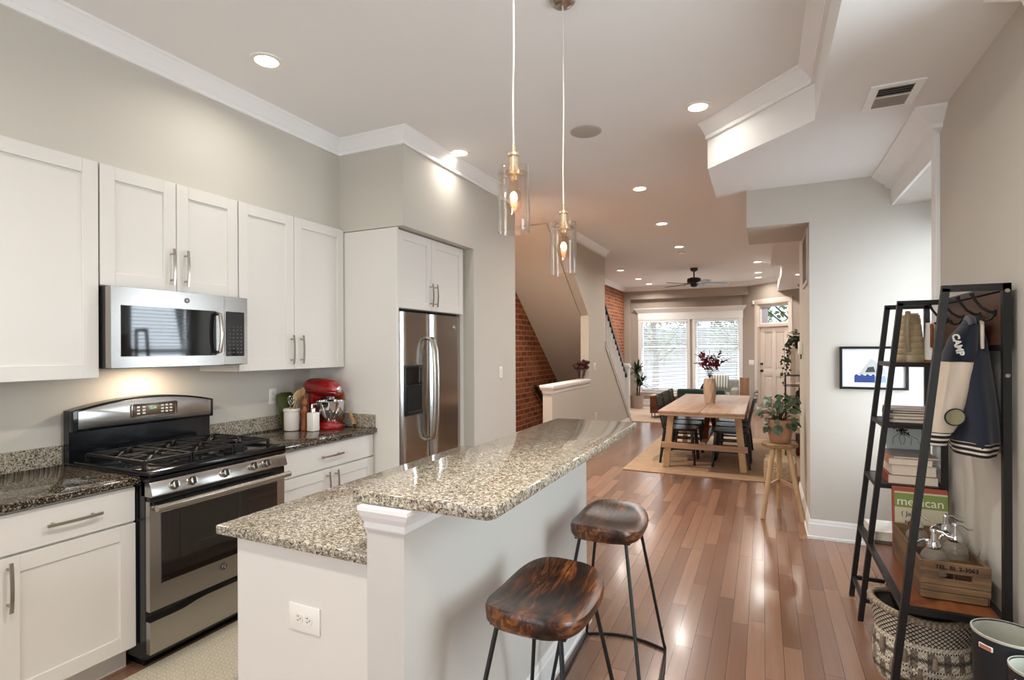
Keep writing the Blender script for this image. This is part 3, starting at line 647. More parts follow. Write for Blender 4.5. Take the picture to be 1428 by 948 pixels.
# ================================================================== REFRIGERATOR
rf = thing('refrigerator', 'stainless side-by-side refrigerator with ice dispenser', 'refrigerator', (-2.9, 3.77, 0))
MB().box(KW+0.02, -2.545, 3.31, 4.245, 0.02, 1.79).build('body', M['black_plastic'], rf)
def fdoor(a, b):
    w = MB(); N = 10; ring = []
    for i in range(N+1):
        u = i/N; y = a+(b-a)*u; e = min(u, 1-u)*(b-a); ring.append((-2.478-0.028*max(0, 1-e/0.05)**2, y))
    pts = ring+[(-2.54, b), (-2.54, a)]
    w.prism([(x, y, 0.06) for x, y in pts], (0, 0, 1.735)); return w
ld = fdoor(3.312, 3.742).build('freezer_door', M['steel_v'], rf); rd = fdoor(3.750, 4.243).build('fresh_food_door', M['steel_v'], rf)
for y, p in ((3.665, ld), (3.715, rd)):
    m = MB(); yb = y-0.004 if p is ld else y+0.022
    m.tube([(-2.478, yb, 1.60), (-2.43, y, 1.585), (-2.408, y, 1.50), (-2.40, y, 1.35), (-2.398, y, 1.2), (-2.40, y, 1.0), (-2.41, y, 0.87), (-2.43, y, 0.79), (-2.478, yb, 0.775)], 0.0135, 12); m.build('handle', M['nickel'], p)
w = MB(); w.box(-2.50, -2.470, 3.365, 3.60, 0.995, 1.385, 0.006); dp = w.build('dispenser', M['black_plastic'], ld)
m = MB(); m.box(-2.4705, -2.466, 3.385, 3.582, 1.235, 1.370, 0.004, 1); m.build('dispenser_panel', M['black_gloss'], ld)
m = MB(); m.box(-2.4705, -2.467, 3.385, 3.582, 1.035, 1.225, 0.004, 1); m.build('dispenser_recess', M['dark'], ld)
m = MB(); m.box(-2.49, -2.452, 3.385, 3.582, 1.012, 1.030, 0.004, 1); m.build('drip_tray', M['black_metal'], ld)
badge(-2.477, 4.09, 1.70, 0.018, rd)
# ================================================================== ISLAND
PX0, PX1, PY0, PY1 = -1.017, -0.89, 1.205, 2.87
M['knee'] = plain('pale_knee_wall_paint', '#cac6bf', 0.6, var=0.01)
isl = thing('kitchen_island', 'white two-level kitchen island with raised bar wall', 'island', (-1.3, 2.0, 0))
w = MB(); w.box(-1.61, PX0-0.02, 1.285, PY1, 0.10, 0.882); w.box(-1.55, PX0-0.02, 1.29, PY1, 0, 0.1); w.build('body', M['cab'], isl)
w = MB(); w.box(-1.625, PX0-0.001, 1.265, 1.286, 0, 0.882, 0.002, 1); w.build('end_panel', M['cab'], isl)
for a, b in ((1.29, 1.81), (1.815, 2.335), (2.34, 2.865)):
    m = MB(Matrix.Scale(-1, 4, (1, 0, 0))); m.box(1.612, 1.632, a, b, 0.70, 0.872, 0.002, 1); dw = m.build('drawer', M['cab'], isl)
    m = MB(); m.tube([(-1.662, (a+b)/2-0.09, 0.79), (-1.668, (a+b)/2, 0.79), (-1.662, (a+b)/2+0.09, 0.79)], 0.005, 8); m.tube([(-1.63, (a+b)/2-0.07, 0.79), (-1.664, (a+b)/2-0.07, 0.79)], 0.005, 8); m.tube([(-1.63, (a+b)/2+0.07, 0.79), (-1.664, (a+b)/2+0.07, 0.79)], 0.005, 8); m.build('handle', M['nickel'], dw)
    m = MB(Matrix.Scale(-1, 4, (1, 0, 0))); shaker(m, 1.632, a, b, 0.115, 0.692); m.build('door', M['cab'], isl)
w = MB(); w.box(PX0, PX1, PY0, PY1, 0, 1.078); w.build('bar_wall', M['knee'], isl)
w = MB(); ct_ = [(0.038, 0), (0.038, -0.012), (0.030, -0.016), (0.026, -0.030), (0.014, -0.046), (0.010, -0.050), (0.010, -0.066), (0.006, -0.072), (0, -0.072), (0, 0)]
w.sweep(ct_, [(PX0-0.002, PY0), (PX1, PY0), (PX1, PY1), (PX0-0.002, PY1)], 1.078, side=-1); w.build('cap_moulding', M['trim'], isl, smooth=20)
w = MB(); w.sweep(BB, [(PX0-0.002, PY0), (PX1, PY0), (PX1, PY1), (PX0, PY1)], 0, side=-1); w.build('baseboard', M['trim'], isl, smooth=20)
w = MB(); w.box(-1.695, PX0-0.022, 1.236, 2.885, 0.883, 0.914, 0.005); o = w.build('island_countertop', M['granite'], org=(-1.36, 2.06, 0.883)); tag(o, 'lower granite countertop of the island, nearest the range', 'countertop')
MB().box(PX0-0.022, PX0-0.001, 1.24, PY1, 0.884, 1.077, 0.002, 1).build('riser', M['granite'], o)
def rrect(x0, x1, y0, y1, r, n=6):
    P = []
    for cx, cy, a in ((x1-r, y0+r, -90), (x1-r, y1-r, 0), (x0+r, y1-r, 90), (x0+r, y0+r, 180)):
        for i in range(n+1): t = R(a+90*i/n); P.append((cx+r*math.cos(t), cy+r*math.sin(t)))
    return P
w = MB(); w.prism([(x, y, 1.079) for x, y in rrect(-1.071, -0.613, 1.19, 2.905, 0.03)], (0, 0, 0.033), 0.004)
o = w.build('bar_countertop', M['granite'], org=(-0.84, 2.05, 1.079)); tag(o, 'raised granite bar top of the island under the pendant lights', 'countertop')
# kitchen mat
def mat_pattern():
    t = NT('lattice_mat'); x, y, z = t.sep(); s = 150.0
    a = t.math('COSINE', t.math('MULTIPLY', x, s*1.1547)); b = t.math('COSINE', t.math('ADD', t.math('MULTIPLY', x, s*0.577), t.math('MULTIPLY', y, s))); c = t.math('COSINE', t.math('SUBTRACT', t.math('MULTIPLY', x, s*0.577), t.math('MULTIPLY', y, s)))
    f = t.math('ADD', t.math('ADD', a, b), c)
    g = t.math('ABSOLUTE', t.math('SUBTRACT', f, 0.2)); k = t.math('LESS_THAN', g, 0.5)
    base = t.mix(t.noise(60, 3), '#a39a86', '#b9af9b'); return t.out(t.mix(t.math('MULTIPLY', k, 0.55), base, '#d3c9b4'), 0.9)
o = MB().box(-2.655, -1.72, 0.7, 2.95, 0.001, 0.009, 0.003, 1).build('kitchen_mat', mat_pattern(), org=(-2.2, 1.8, 0)); tag(o, 'tan lattice-patterned kitchen mat on the floor before the range', 'mat')
# ================================================================== BAR STOOLS
def make_stool(label):
    t = thing('bar_stool', label, 'stool', (0, 0, 0), 'saddle seat bar stools', world=False)
    a, b, n, m = 0.160, 0.226, 48, 9; top = []; rings = []
    def outl(s, k):
        th = 2*PI*k/n; c, q = math.cos(th), math.sin(th); e = 2/3.2
        return s*a*math.copysign(abs(c)**e, c), s*b*math.copysign(abs(q)**e, q)
    zt = lambda x, y: 0.728+0.034*(y/b)**2-0.012*max(0, 1-(x/a)**2)*(1-(y/b)**2)-0.010*((x/a)*0.5-0.1)
    for i in range(m+1):
        s = max(i/m, 0.02); s2 = s*0.975 if i == m else s*0.96
        rings.append([(lambda p: (p[0], p[1], zt(*p)-(0.006 if i == m else 0)))(outl(s2, k)) for k in range(n)])
    rings.append([(lambda p: (p[0], p[1], zt(*p)-0.018))(outl(1.0, k)) for k in range(n)])
    rings.append([(lambda p: (p[0], p[1], 0.692+0.012*(p[1]/b)**2))(outl(0.985, k)) for k in range(n)])
    rings.append([(lambda p: (p[0], p[1], 0.680+0.010*(p[1]/b)**2))(outl(0.93, k)) for k in range(n)])
    w = MB(); w.loft(rings); w.build('seat', M['walnut'], t, smooth=50)
    fx, fy = 0.20, 0.315; z = 0.008
    for sx in (-1, 1):
        for sy in (-1, 1):
            m_ = MB(); m_.tube([(sx*0.10, sy*0.155, 0.686), (sx*(fx-0.006), sy*(fy-0.012), 0.05), (sx*fx, sy*fy, 0.018)], 0.0075, 10); m_.build('leg', M['black_metal'], t)
    P = []
    for i in range(9): u = i/8; P.append((fx+0.02*math.sin(PI*u), -fy+2*fy*u, z))
    for i in range(9): u = i/8; P.append((fx-2*fx*u, fy+0.055*math.sin(PI*u), z))
    for i in range(9): u = i/8; P.append((-fx-0.0*math.sin(PI*u), fy-2*fy*u, z))
    for i in range(9): u = i/8; P.append((-fx+2*fx*u, -fy-0.055*math.sin(PI*u), z))
    Q = [P[i] for i in range(len(P)) if i % 9]
    m_ = MB(); m_.tube(Q, 0.0075, 8, True); m_.build('floor_ring', M['black_metal'], t)
    m_ = MB(); m_.box(-0.12, 0.12, -0.17, 0.17, 0.678, 0.684); m_.build('mounting_plate', M['black_metal'], t)
    return t
s1 = make_stool('nearest wooden saddle bar stool, in front of the bar wall'); s1.location = (-0.632, 1.615, 0)
copy_tree(s1, (-0.64, 2.43, 0), R(2), 'farther wooden saddle bar stool, beside the far end of the bar')
# ================================================================== PENDANTS AND CEILING FIXTURES
M['cord'] = plain('pale_cord', '#d8cfc4', 0.5); M['brass'] = plain('warm_nickel_socket', '#d0bb9f', 0.3, 0.8, 0.05)
M['bulb_glass'] = glass('bulb_glass', (1.0, 0.93, 0.85, 1), 1.35)
M['shade_glass'] = glass('shade_glass', (0.99, 0.96, 0.93, 1), 1.75, power=2.2)
def pendant(x, y, zb, label):
    t = thing('pendant_light', label, 'pendant light', (x, y, zb), 'glass pendants over the bar')
    m = MB(); m.lathe([(0, CE), (0.06, CE), (0.06, CE-0.012), (0.045, CE-0.026), (0.012, CE-0.032), (0, CE-0.032)], (x, y, 0), 24); m.build('canopy', M['nickel'], t)
    zt = zb+0.245
    m = MB(); m.tube([(x, y, CE-0.03), (x+0.003, y, CE-0.5), (x-0.002, y, zt+0.25), (x, y, zt+0.075)], 0.0032, 8); m.build('cord', M['cord'], t)
    m = MB(); m.lathe([(0, 0.085), (0.006, 0.085), (0.007, 0.055), (0.020, 0.05), (0.022, 0.04), (0.017, 0.036), (0.018, 0.0), (0.022, -0.002), (0.022, -0.02), (0.030, -0.025), (0.030, -0.032), (0.016, -0.036), (0.016, -0.05), (0, -0.05)], (x, y, zt), 20); m.build('socket', M['brass'], t)
    m = MB(); r = 0.0575
    m.lathe([(0.024, -0.024), (r-0.006, -0.024), (r-0.001, -0.018), (r, 0.0), (r+0.0005, 0.0), (r+0.002, -0.03), (r+0.002, -0.243), (r-0.001, -0.245), (r-0.002, -0.243), (r-0.002, -0.03), (r-0.006, -0.028), (0.024, -0.028)], (x, y, zt), 36, cap0=False, cap1=False); m.build('glass_shade', M['shade_glass'], t)
    m = MB(); m.lathe([(0.013, -0.048), (0.014, -0.06), (0.022, -0.085), (0.029, -0.11), (0.031, -0.13), (0.027, -0.15), (0.017, -0.165), (0, -0.171)], (x, y, zt), 20, cap0=False); b = m.build('bulb', M['bulb_glass'], t)
    m = MB(); m.sphere((x, y, zt-0.112), 0.0135, 12, 8, sz=1.5); m.build('filament', M['bulb'], b)
    d = bpy.data.lights.new('pendant_lamp', 'POINT'); d.energy = 5; d.color = WARM; d.shadow_soft_size = 0.006; lo = bpy.data.objects.new('pendant_lamp', d); COL.objects.link(lo); lo.location = (0, 0, zt-0.115-zb); lo.parent = t
pendant(-0.84, 1.82, 1.940, 'clear glass cylinder pendant light, the larger and nearer one on the left')
pendant(-0.84, 2.37, 1.850, 'clear glass cylinder pendant light, the lower right one over the bar')
ring_m = plain('white_trim_ring', '#f0ebe3', 0.4, var=0.01)
def can(x, y, label, power=CAN_W, z=CE, r=0.075, col=None):
    t = thing('recessed_light', label, 'ceiling light', (x, y, z), 'recessed ceiling lights')
    m = MB(); m.lathe([(r-0.012, 0.0), (r-0.012, -0.004), (r+0.016, -0.006), (r+0.018, -0.001), (r+0.018, 0)], (x, y, z), 28, cap0=False, cap1=False); m.build('trim_ring', ring_m, t)
    m = MB(); m.lathe([(0, -0.002), (r-0.011, -0.002), (r-0.011, 0), (0, 0)], (x, y, z), 24); m.build('lens', M['can'], t)
    d = bpy.data.lights.new('recessed_lamp', 'AREA'); d.shape = 'DISK'; d.size = 0.12; d.energy = power; d.color = col or WARM; d.spread = R(150)
    lo = bpy.data.objects.new('recessed_lamp', d); COL.objects.link(lo); lo.location = (0, 0, -0.010); lo.parent = t
can(-2.522, 2.163, 'lit recessed light above the short cabinet and range', 5)
can(-0.395, 3.82, 'lit recessed light beside the corner of the dropped ceiling', 2.4)
can(-2.272, 3.859, 'lit recessed light beside the crown above the refrigerator', 2.6)
can(-0.45, 1.55, 'added out-of-view recessed light over the bar stools', 27); can(-0.45, 0.1, 'added out-of-view recessed light over the aisle beside the hall tree', 24); can(-2.52, 0.2, 'added out-of-view recessed light over the left counter', 10)  # unseen ceiling lamps, added to brighten the kitchen and right wall
can(-2.95, 5.68, 'recessed light over the basement stairs behind the refrigerator wall', 60, col=(1.0, 0.84, 0.68))
can(-1.137, 5.52, 'lit recessed light, nearest of the three in a row over the hall')
can(-1.199, 7.20, 'lit recessed light, middle of the three in a row over the dining table')
can(-1.223, 8.96, 'lit recessed light, farthest of the three in a row toward the fan')
can(-2.70, 11.14, 'lit recessed light, nearest of three along the brick wall'); can(-2.66, 12.72, 'lit recessed light, middle of three along the brick wall'); can(-2.63, 13.85, 'lit recessed light, farthest of three along the brick wall')
can(-0.10, 11.2, 'lit recessed light, nearest of three right of the ceiling fan'); can(-0.10, 12.8, 'lit recessed light, middle of three right of the ceiling fan'); can(-0.11, 13.7, 'lit recessed light, farthest of three right of the ceiling fan', 8)
can(0.564, 10.86, 'recessed light in the dropped ceiling before the front door', 8, DC, 0.06)
m = MB(); m.lathe([(0, 0), (0.115, 0), (0.115, -0.006), (0.108, -0.009), (0, -0.009)], (-1.197, 3.885, CE), 36); o = m.build('ceiling_speaker', plain('speaker_grille', '#b7b0a6', 0.8, var=0.1, nsc=300), org=(-1.197, 3.885, CE)); tag(o, 'round flush ceiling speaker grille right of the pendants', 'speaker')
m = MB(); m.lathe([(0, 0), (0.062, 0), (0.062, -0.02), (0.05, -0.035), (0, -0.037)], (-1.255, 9.45, CE), 24); o = m.build('smoke_detector', M['white_plastic'], org=(-1.255, 9.45, CE)); tag(o, 'round white smoke detector on the ceiling before the fan', 'smoke detector')
m = MB(); m.lathe([(0, 0), (0.03, 0), (0.03, -0.008), (0.012, -0.012), (0.012, -0.04), (0.02, -0.045), (0, -0.05)], (0.66, 12.6, DC), 16); o = m.build('fire_sprinkler', M['nickel'], org=(0.66, 12.6, DC)); tag(o, 'small ceiling sprinkler head above the front door', 'sprinkler')
cv = thing('ceiling_register', 'white air register in the dropped ceiling', 'air vent', (0.60, 3.37, DC))
w = MB()
for a in ((0.49, 0.53, 3.20, 3.50), (0.68, 0.72, 3.20, 3.50), (0.53, 0.68, 3.20, 3.235), (0.53, 0.68, 3.465, 3.50), (0.53, 0.68, 3.343, 3.353)): w.box(a[0], a[1], a[2], a[3], DC-0.008, DC)
w.build('frame', M['trim'], cv)
MB().box(0.53, 0.68, 3.235, 3.465, DC-0.001, DC).build('opening', M['dark'], cv)
w = MB()
for i in range(9):
    yy = 3.243+i*0.0275
    w.box(0.53, 0.68, -0.009, 0.009, -0.0006, 0.0006, M=Matrix.Translation((0, yy, DC-0.006)) @ Matrix.Rotation(R(38 if i < 4 else -38), 4, 'X'))
w.build('louvre', plain('grey_louvre', '#a39c92', 0.5), cv)
# return air grille on the column
ga = thing('return_air_grille', 'tall return air grille on the side of the column', 'air vent', (0.33, 5.25, 2.05))
w = MB()
for a in ((4.98, 5.015, 2.03, 2.48), (5.465, 5.50, 2.03, 2.48), (5.015, 5.465, 2.03, 2.065), (5.015, 5.465, 2.445, 2.48)): w.box(0.316, 0.33, a[0], a[1], a[2], a[3], 0.002, 1)
w.build('frame', M['wall'], ga); MB().box(0.327, 0.3299, 5.015, 5.465, 2.065, 2.445).build('opening', M['dark'], ga)
w = MB()
for i in range(24):
    yy = 5.02+i*0.0190; w.box(0.318, 0.327, yy, yy+0.008, 2.066, 2.444)
w.build('grille_bar', plain('taupe_grille', '#8d8174', 0.6), ga)
# ceiling fan
fan = thing('ceiling_fan', 'dark five-blade ceiling fan in the front room', 'ceiling fan', (-1.28, 11.5, CE))
c = (-1.28, 11.5, 0)
m = MB(); m.lathe([(0, CE), (0.075, CE), (0.07, CE-0.05), (0.03, CE-0.075), (0, CE-0.075)], c, 24); m.build('canopy', M['black_metal'], fan)
m = MB(); m.lathe([(0.014, CE-0.07), (0.014, 2.93)], c, 12); m.build('downrod', M['black_metal'], fan)
m = MB(); m.lathe([(0, 2.94), (0.06, 2.94), (0.125, 2.92), (0.135, 2.90), (0.135, 2.84), (0.11, 2.82), (0.07, 2.80), (0.07, 2.765), (0.045, 2.745), (0, 2.74)], c, 28); m.build('motor_housing', M['black_metal'], fan)
for k in range(5):
    BM = Matrix.Translation((c[0], c[1], 2.80)) @ Matrix.Rotation(R(12+72*k), 4, 'Z') @ Matrix.Rotation(R(-11), 4, 'X')
    m = MB(); m.prism([(0.19, -0.05, 0), (0.6, -0.068, 0), (0.655, -0.05, 0), (0.67, 0, 0), (0.655, 0.05, 0), (0.6, 0.068, 0), (0.19, 0.05, 0)], (0, 0, 0.008), M=BM); bl = m.build('blade', plain('espresso_fan_blade', '#30231c', 0.35) if k == 0 else bpy.data.materials['espresso_fan_blade'], fan)
    m = MB(); m.bar((0.08, 0, 0.012), (0.24, 0, 0.01), 0.03, 0.008, M=BM); m.build('blade_arm', M['black_metal'], bl)
# ================================================================== OUTLETS AND SWITCHES
def plate(FM, kind, label, w_=0.070, h_=0.115, horiz=False, name=None):
    t = thing(name or ('wall_outlet' if kind == 'outlet' else 'light_switch'), label, 'outlet' if kind == 'outlet' else 'light switch', tuple(FM.translation))
    if horiz: FM = FM @ Matrix.Rotation(PI/2, 4, 'Z')
    m = MB(); m.box(-w_/2, w_/2, -h_/2, h_/2, 0, 0.006, 0.003, 2, M=FM); m.build('cover_plate', M['white_plastic'], t)
    if kind == 'outlet':
        for s in (-1, 1):
            m = MB(); m.lathe([(0, 0.006), (0.0165, 0.006), (0.0165, 0.0085), (0, 0.0085)], (0, s*0.0195, 0), 20, M=FM); rc = m.build('receptacle', M['white_ceramic'], t)
            m = MB()
            for sx in (-0.0062, 0.0062): m.box(sx-0.001, sx+0.001, s*0.0195-0.001, s*0.0195+0.007, 0.0082, 0.0089, M=FM)
            m.lathe([(0, 0.0082), (0.0022, 0.0082), (0.0022, 0.0089), (0, 0.0089)], (0, s*0.0195-0.0075, 0), 8, M=FM); m.build('slot', M['dark'], rc)
    else:
        n = int(round(w_/0.07)) if not horiz else 1
        for k in range(n):
            cx = (k-(n-1)/2)*0.046; m = MB(); m.box(cx-0.0165, cx+0.0165, -0.033, 0.033, 0.006, 0.0095, 0.0015, 1, M=FM); m.build('rocker', M['white_ceramic'], t)
plate(frame((KW, 2.905, 1.16), (0, 1, 0), (0, 0, 1)), 'outlet', 'white duplex outlet on the wall above the right counter')
plate(frame((-1.315, 1.265, 0.662), (1, 0, 0), (0, 0, 1)), 'outlet', 'white duplex outlet set sideways in the island end panel', 0.085, 0.13, True)
plate(frame((SW, 4.886, 1.271), (0, 1, 0), (0, 0, 1)), 'switch', 'white light switch on the wall right of the refrigerator')
plate(frame((SW, 8.22, 1.223), (0, 1, 0), (0, 0, 1)), 'switch', 'white double light switch on the stair wall above the pony wall', 0.115, 0.115)
plate(frame((SW, 8.29, 0.44), (0, 1, 0), (0, 0, 1)), 'outlet', 'white outlet low on the stair wall past the bar')
plate(DM @ Matrix.Translation((-0.12, 0, 1.15)) @ Matrix.Rotation(PI/2, 4, 'X'), 'switch', 'white triple light switch left of the front door', 0.16, 0.115)
m = MB(DM); m.box(-0.06, 0.0, -0.04, 0, 2.56, 2.65, 0.008); m.box(-0.045, -0.012, -0.052, -0.03, 2.565, 2.60, 0.006); o = m.build('motion_sensor', M['white_plastic'], org=tuple(DM @ Vector((-0.03, 0, 2.6)))); tag(o, 'small white motion sensor beside the transom', 'sensor')
th = thing('door_chime', 'white wall unit with cord on the column side', 'wall unit', (0.33, 5.76, 1.5))
MB().box(0.295, 0.33, 5.70, 5.82, 1.445, 1.565, 0.008).build('casing', M['white_plastic'], th); m = MB(); m.tube([(0.318, 5.78, 1.45), (0.318, 5.785, 1.40)], 0.006, 8); m.build('plug', M['black_plastic'], th)
# ================================================================== ON THE KITCHEN COUNTER
CZ = 0.915
def add(name, label, cat, mb, mat, org, group=None): o = mb.build(name, mat, org=org); tag(o, label, cat, group); return o
uc = (-3.165, 2.925, CZ)
m = MB(); m.lathe([(0, 0), (0.052, 0), (0.056, 0.006), (0.056, 0.135), (0.060, 0.14), (0.061, 0.155), (0.057, 0.16), (0.050, 0.158), (0.049, 0.03), (0, 0.028)], uc, 28); add('utensil_crock', 'white ceramic crock holding kitchen utensils', 'crock', m, M['white_ceramic'], uc)
def utensil(name, label, cat, base, tip, mat, head):
    m = MB(); b = Vector(base); q = Vector(tip); m.tube([b, b.lerp(q, 0.6), q], 0.006, 8); d = (q-b).normalized(); head(m, q, d); return add(name, label, cat, m, mat, base)
def spoon_head(m, q, d):
    rg = []
    for i in range(9):
        u = i/8; wd = 0.026*math.sin(PI*min(1, u*0.93+0.07))**0.7+0.004; p = q+d*(u*0.085-0.005)
        rg.append([(p.x+wd*math.cos(a)*0.42, p.y+wd*math.cos(a)*0.9, p.z+0.006*math.sin(a)+0.0) if False else (p.x+0.5*wd*math.cos(a)-0.004*math.sin(a), p.y+0.85*wd*math.cos(a)+0.004*math.sin(a), p.z) for a in [2*PI*k/12 for k in range(12)]])
    m.loft(rg)
utensil('wooden_spoon', 'wooden spoon leaning right in the white crock', 'spoon', (-3.165, 2.91, CZ+0.04), (-3.13, 2.965, CZ+0.235), M['olive'], spoon_head)
utensil('wooden_spatula', 'pale wooden spatula in the white crock behind the spoon', 'spatula', (-3.175, 2.90, CZ+0.04), (-3.15, 2.95, CZ+0.22), M['oak_z'], spoon_head)
def whisk_head(m, q, d):
    for k in range(5):
        a = PI*k/5; P = []
        for i in range(13):
            u = i/12; rr = 0.026*math.sin(PI*u); ll = 0.085*math.sin(PI*u/2) if u <= 1 else 0
            tt = -1+2*u; s = math.copysign(1, tt); w_ = 0.026*math.cos(PI/2*tt)**0.6 if abs(tt) < 1 else 0.0
            P.append(q+Vector((math.cos(a)*math.sin(PI*tt)*0.026*1.0, math.sin(a)*math.sin(PI*tt)*0.026, 0))*(1 if True else 0)+d*(0.085*(1-abs(tt)**1.6)))
        m.tube(P, 0.0014, 5)
utensil('wire_whisk', 'steel wire whisk standing in the white crock', 'whisk', (-3.16, 2.895, CZ+0.04), (-3.135, 2.885, CZ+0.175), M['chrome'], whisk_head)
gb = frame((-3.285, 2.995, CZ+0.185), (0.10, 1, 0.02), (-0.17, 0, 1)); m = MB(); m.prism([(x, y, 0) for x, y in rrect(-0.085, 0.055, -0.175, 0.085, 0.035)], (0, 0, 0.012), 0.003, M=gb); add('green_cutting_board', 'olive green cutting board leaning behind the white crock', 'cutting board', m, plain('olive_green_plastic', '#48531f', 0.4), (-3.28, 2.955, CZ))
pm = (-3.07, 2.955, CZ)
m = MB(); m.lathe([(0, 0), (0.026, 0), (0.027, 0.01), (0.024, 0.04), (0.019, 0.085), (0.0195, 0.10), (0.0245, 0.135), (0.0245, 0.15), (0.017, 0.165), (0.016, 0.178), (0.024, 0.186), (0.026, 0.20), (0.023, 0.222), (0.014, 0.238), (0.008, 0.242), (0.010, 0.25), (0.006, 0.258), (0, 0.26)], pm, 24); add('pepper_mill', 'turned brown wooden pepper mill between crock and canister', 'pepper mill', m, M['mill'], pm)
sc_ = thing('salt_canister', 'small square white canister with metal spout left of the mixer', 'canister', (-2.985, 2.955, CZ))
m = MB(); m.box(-2.985-0.032, -2.985+0.032, 2.955-0.032, 2.955+0.032, CZ, CZ+0.135, 0.006); m.build('body', M['white_ceramic'], sc_)
m = MB(); m.lathe([(0.018, 0.134), (0.018, 0.16), (0.014, 0.168), (0, 0.168)], (-2.985, 2.955, CZ), 16); m.build('spout', M['chrome'], sc_)
# stand mixer
mx = thing('stand_mixer', 'glossy red stand mixer with steel bowl', 'mixer', (-3.05, 3.115, CZ), rz=R(-4), world=False)
def sup(a, b, n=28, e=2.6): return [(a*math.copysign(abs(math.cos(2*PI*k/n))**(2/e), math.cos(2*PI*k/n)), b*math.copysign(abs(math.sin(2*PI*k/n))**(2/e), math.sin(2*PI*k/n))) for k in range(n)]
m = MB(); rg = []
for s, z in ((0.97, 0), (1.0, 0.008), (1.0, 0.020), (0.93, 0.032), (0.75, 0.040)): rg.append([(0.03+x*s, y*s, z) for x, y in sup(0.15, 0.095)])
m.loft(rg); m.lathe([(0.0, 0.038), (0.075, 0.036), (0.068, 0.052), (0, 0.052)], (0.075, 0, 0), 24); m.build('base', M['red_enamel'], mx)
m = MB(); rg = []
for u, cx, a, b in ((0.028, -0.065, 0.060, 0.065), (0.08, -0.075, 0.045, 0.050), (0.15, -0.080, 0.042, 0.045), (0.22, -0.075, 0.050, 0.050), (0.27, -0.06, 0.075, 0.056)): rg.append([(cx+x, y, u) for x, y in sup(a, b)])
m.loft(rg); m.build('column', M['red_enamel'], mx)
m = MB(); rg = []
for x, ry, rz_, zc in ((-0.178, 0.012, 0.012, 0.305), (-0.172, 0.035, 0.035, 0.305), (-0.15, 0.055, 0.055, 0.306), (-0.11, 0.066, 0.066, 0.308), (-0.04, 0.070, 0.070, 0.307), (0.04, 0.069, 0.068, 0.305), (0.10, 0.064, 0.062, 0.300), (0.145, 0.054, 0.052, 0.294), (0.165, 0.042, 0.040, 0.291), (0.170, 0.030, 0.028, 0.290)): rg.append([(x, y, zc+z) for y, z in sup(ry, rz_, 28, 2.4)])
m.loft(rg); m.build('motor_head', M['red_enamel'], mx)
m = MB(); rg = []
for x, ry, rz_, zc in ((-0.10, 0.0685, 0.006, 0.283), (-0.05, 0.072, 0.006, 0.282), (0.04, 0.0712, 0.006, 0.280), (0.10, 0.0665, 0.006, 0.277), (0.145, 0.057, 0.006, 0.274), (0.168, 0.04, 0.006, 0.272)): rg.append([(x, y, zc+z) for y, z in sup(ry, rz_, 20)])
m.loft(rg); m.build('chrome_band', M['chrome'], mx)
m = MB(); m.lathe([(0, 0), (0.024, 0), (0.024, 0.012), (0.018, 0.016), (0, 0.016)], n=20, M=Matrix.Translation((0.165, 0, 0.297)) @ Matrix.Rotation(PI/2, 4, 'Y')); m.build('hub_cap', M['chrome'], mx)
m = MB(); m.lathe([(0.03, 0.245), (0.028, 0.20), (0.012, 0.195), (0.010, 0.15), (0, 0.15)], (0.085, 0, 0), 16); m.build('beater_shaft', M['chrome'], mx)
m = MB(); m.lathe([(0, 0.052), (0.055, 0.052), (0.060, 0.064), (0.085, 0.10), (0.098, 0.15), (0.102, 0.205), (0.106, 0.207), (0.104, 0.21), (0.098, 0.207), (0.094, 0.15), (0.08, 0.105), (0, 0.075)], (0.085, 0, 0), 32)
bw = m.build('bowl', M['chrome'], mx); m = MB(); m.tube([(0.085-0.03, -0.098, 0.19), (0.085-0.04, -0.135, 0.185), (0.085-0.04, -0.14, 0.14), (0.085-0.03, -0.09, 0.115)], 0.008, 8, flat=1.4); m.build('bowl_handle', M['chrome'], bw)
# paddle board and rolling pin behind / beside the mixer
pb = thing('paddle_board', 'brown wooden paddle board leaning behind the mixer', 'cutting board', (-3.02, 3.225, CZ))
A = frame((-3.06, 3.228, CZ+0.145), (1, 0.03, 0), (0.0, 0.12, 1)); m = MB(); m.prism([(x, y, 0) for x, y in rrect(-0.11, 0.11, -0.14, 0.14, 0.05)], (0, 0, 0.016), 0.003, M=A); m.build('board', M['mill'], pb)
sp = thing('wooden_scoop', 'pale wooden handled scoop resting at the right of the mixer', 'scoop', (-2.83, 3.2, CZ))
m = MB(); m.tube([(-2.875, 3.222, CZ+0.115), (-2.855, 3.215, CZ+0.08), (-2.83, 3.205, CZ+0.045), (-2.81, 3.195, CZ+0.02)], [0.012, 0.014, 0.018, 0.019], 12); hb = m.build('handle', M['olive'], sp)
m = MB(); m.tube([(-2.805, 3.180, CZ+0.027), (-2.800, 3.176, CZ+0.028)], 0.006, 10); m.build('hole', M['dark'], hb)
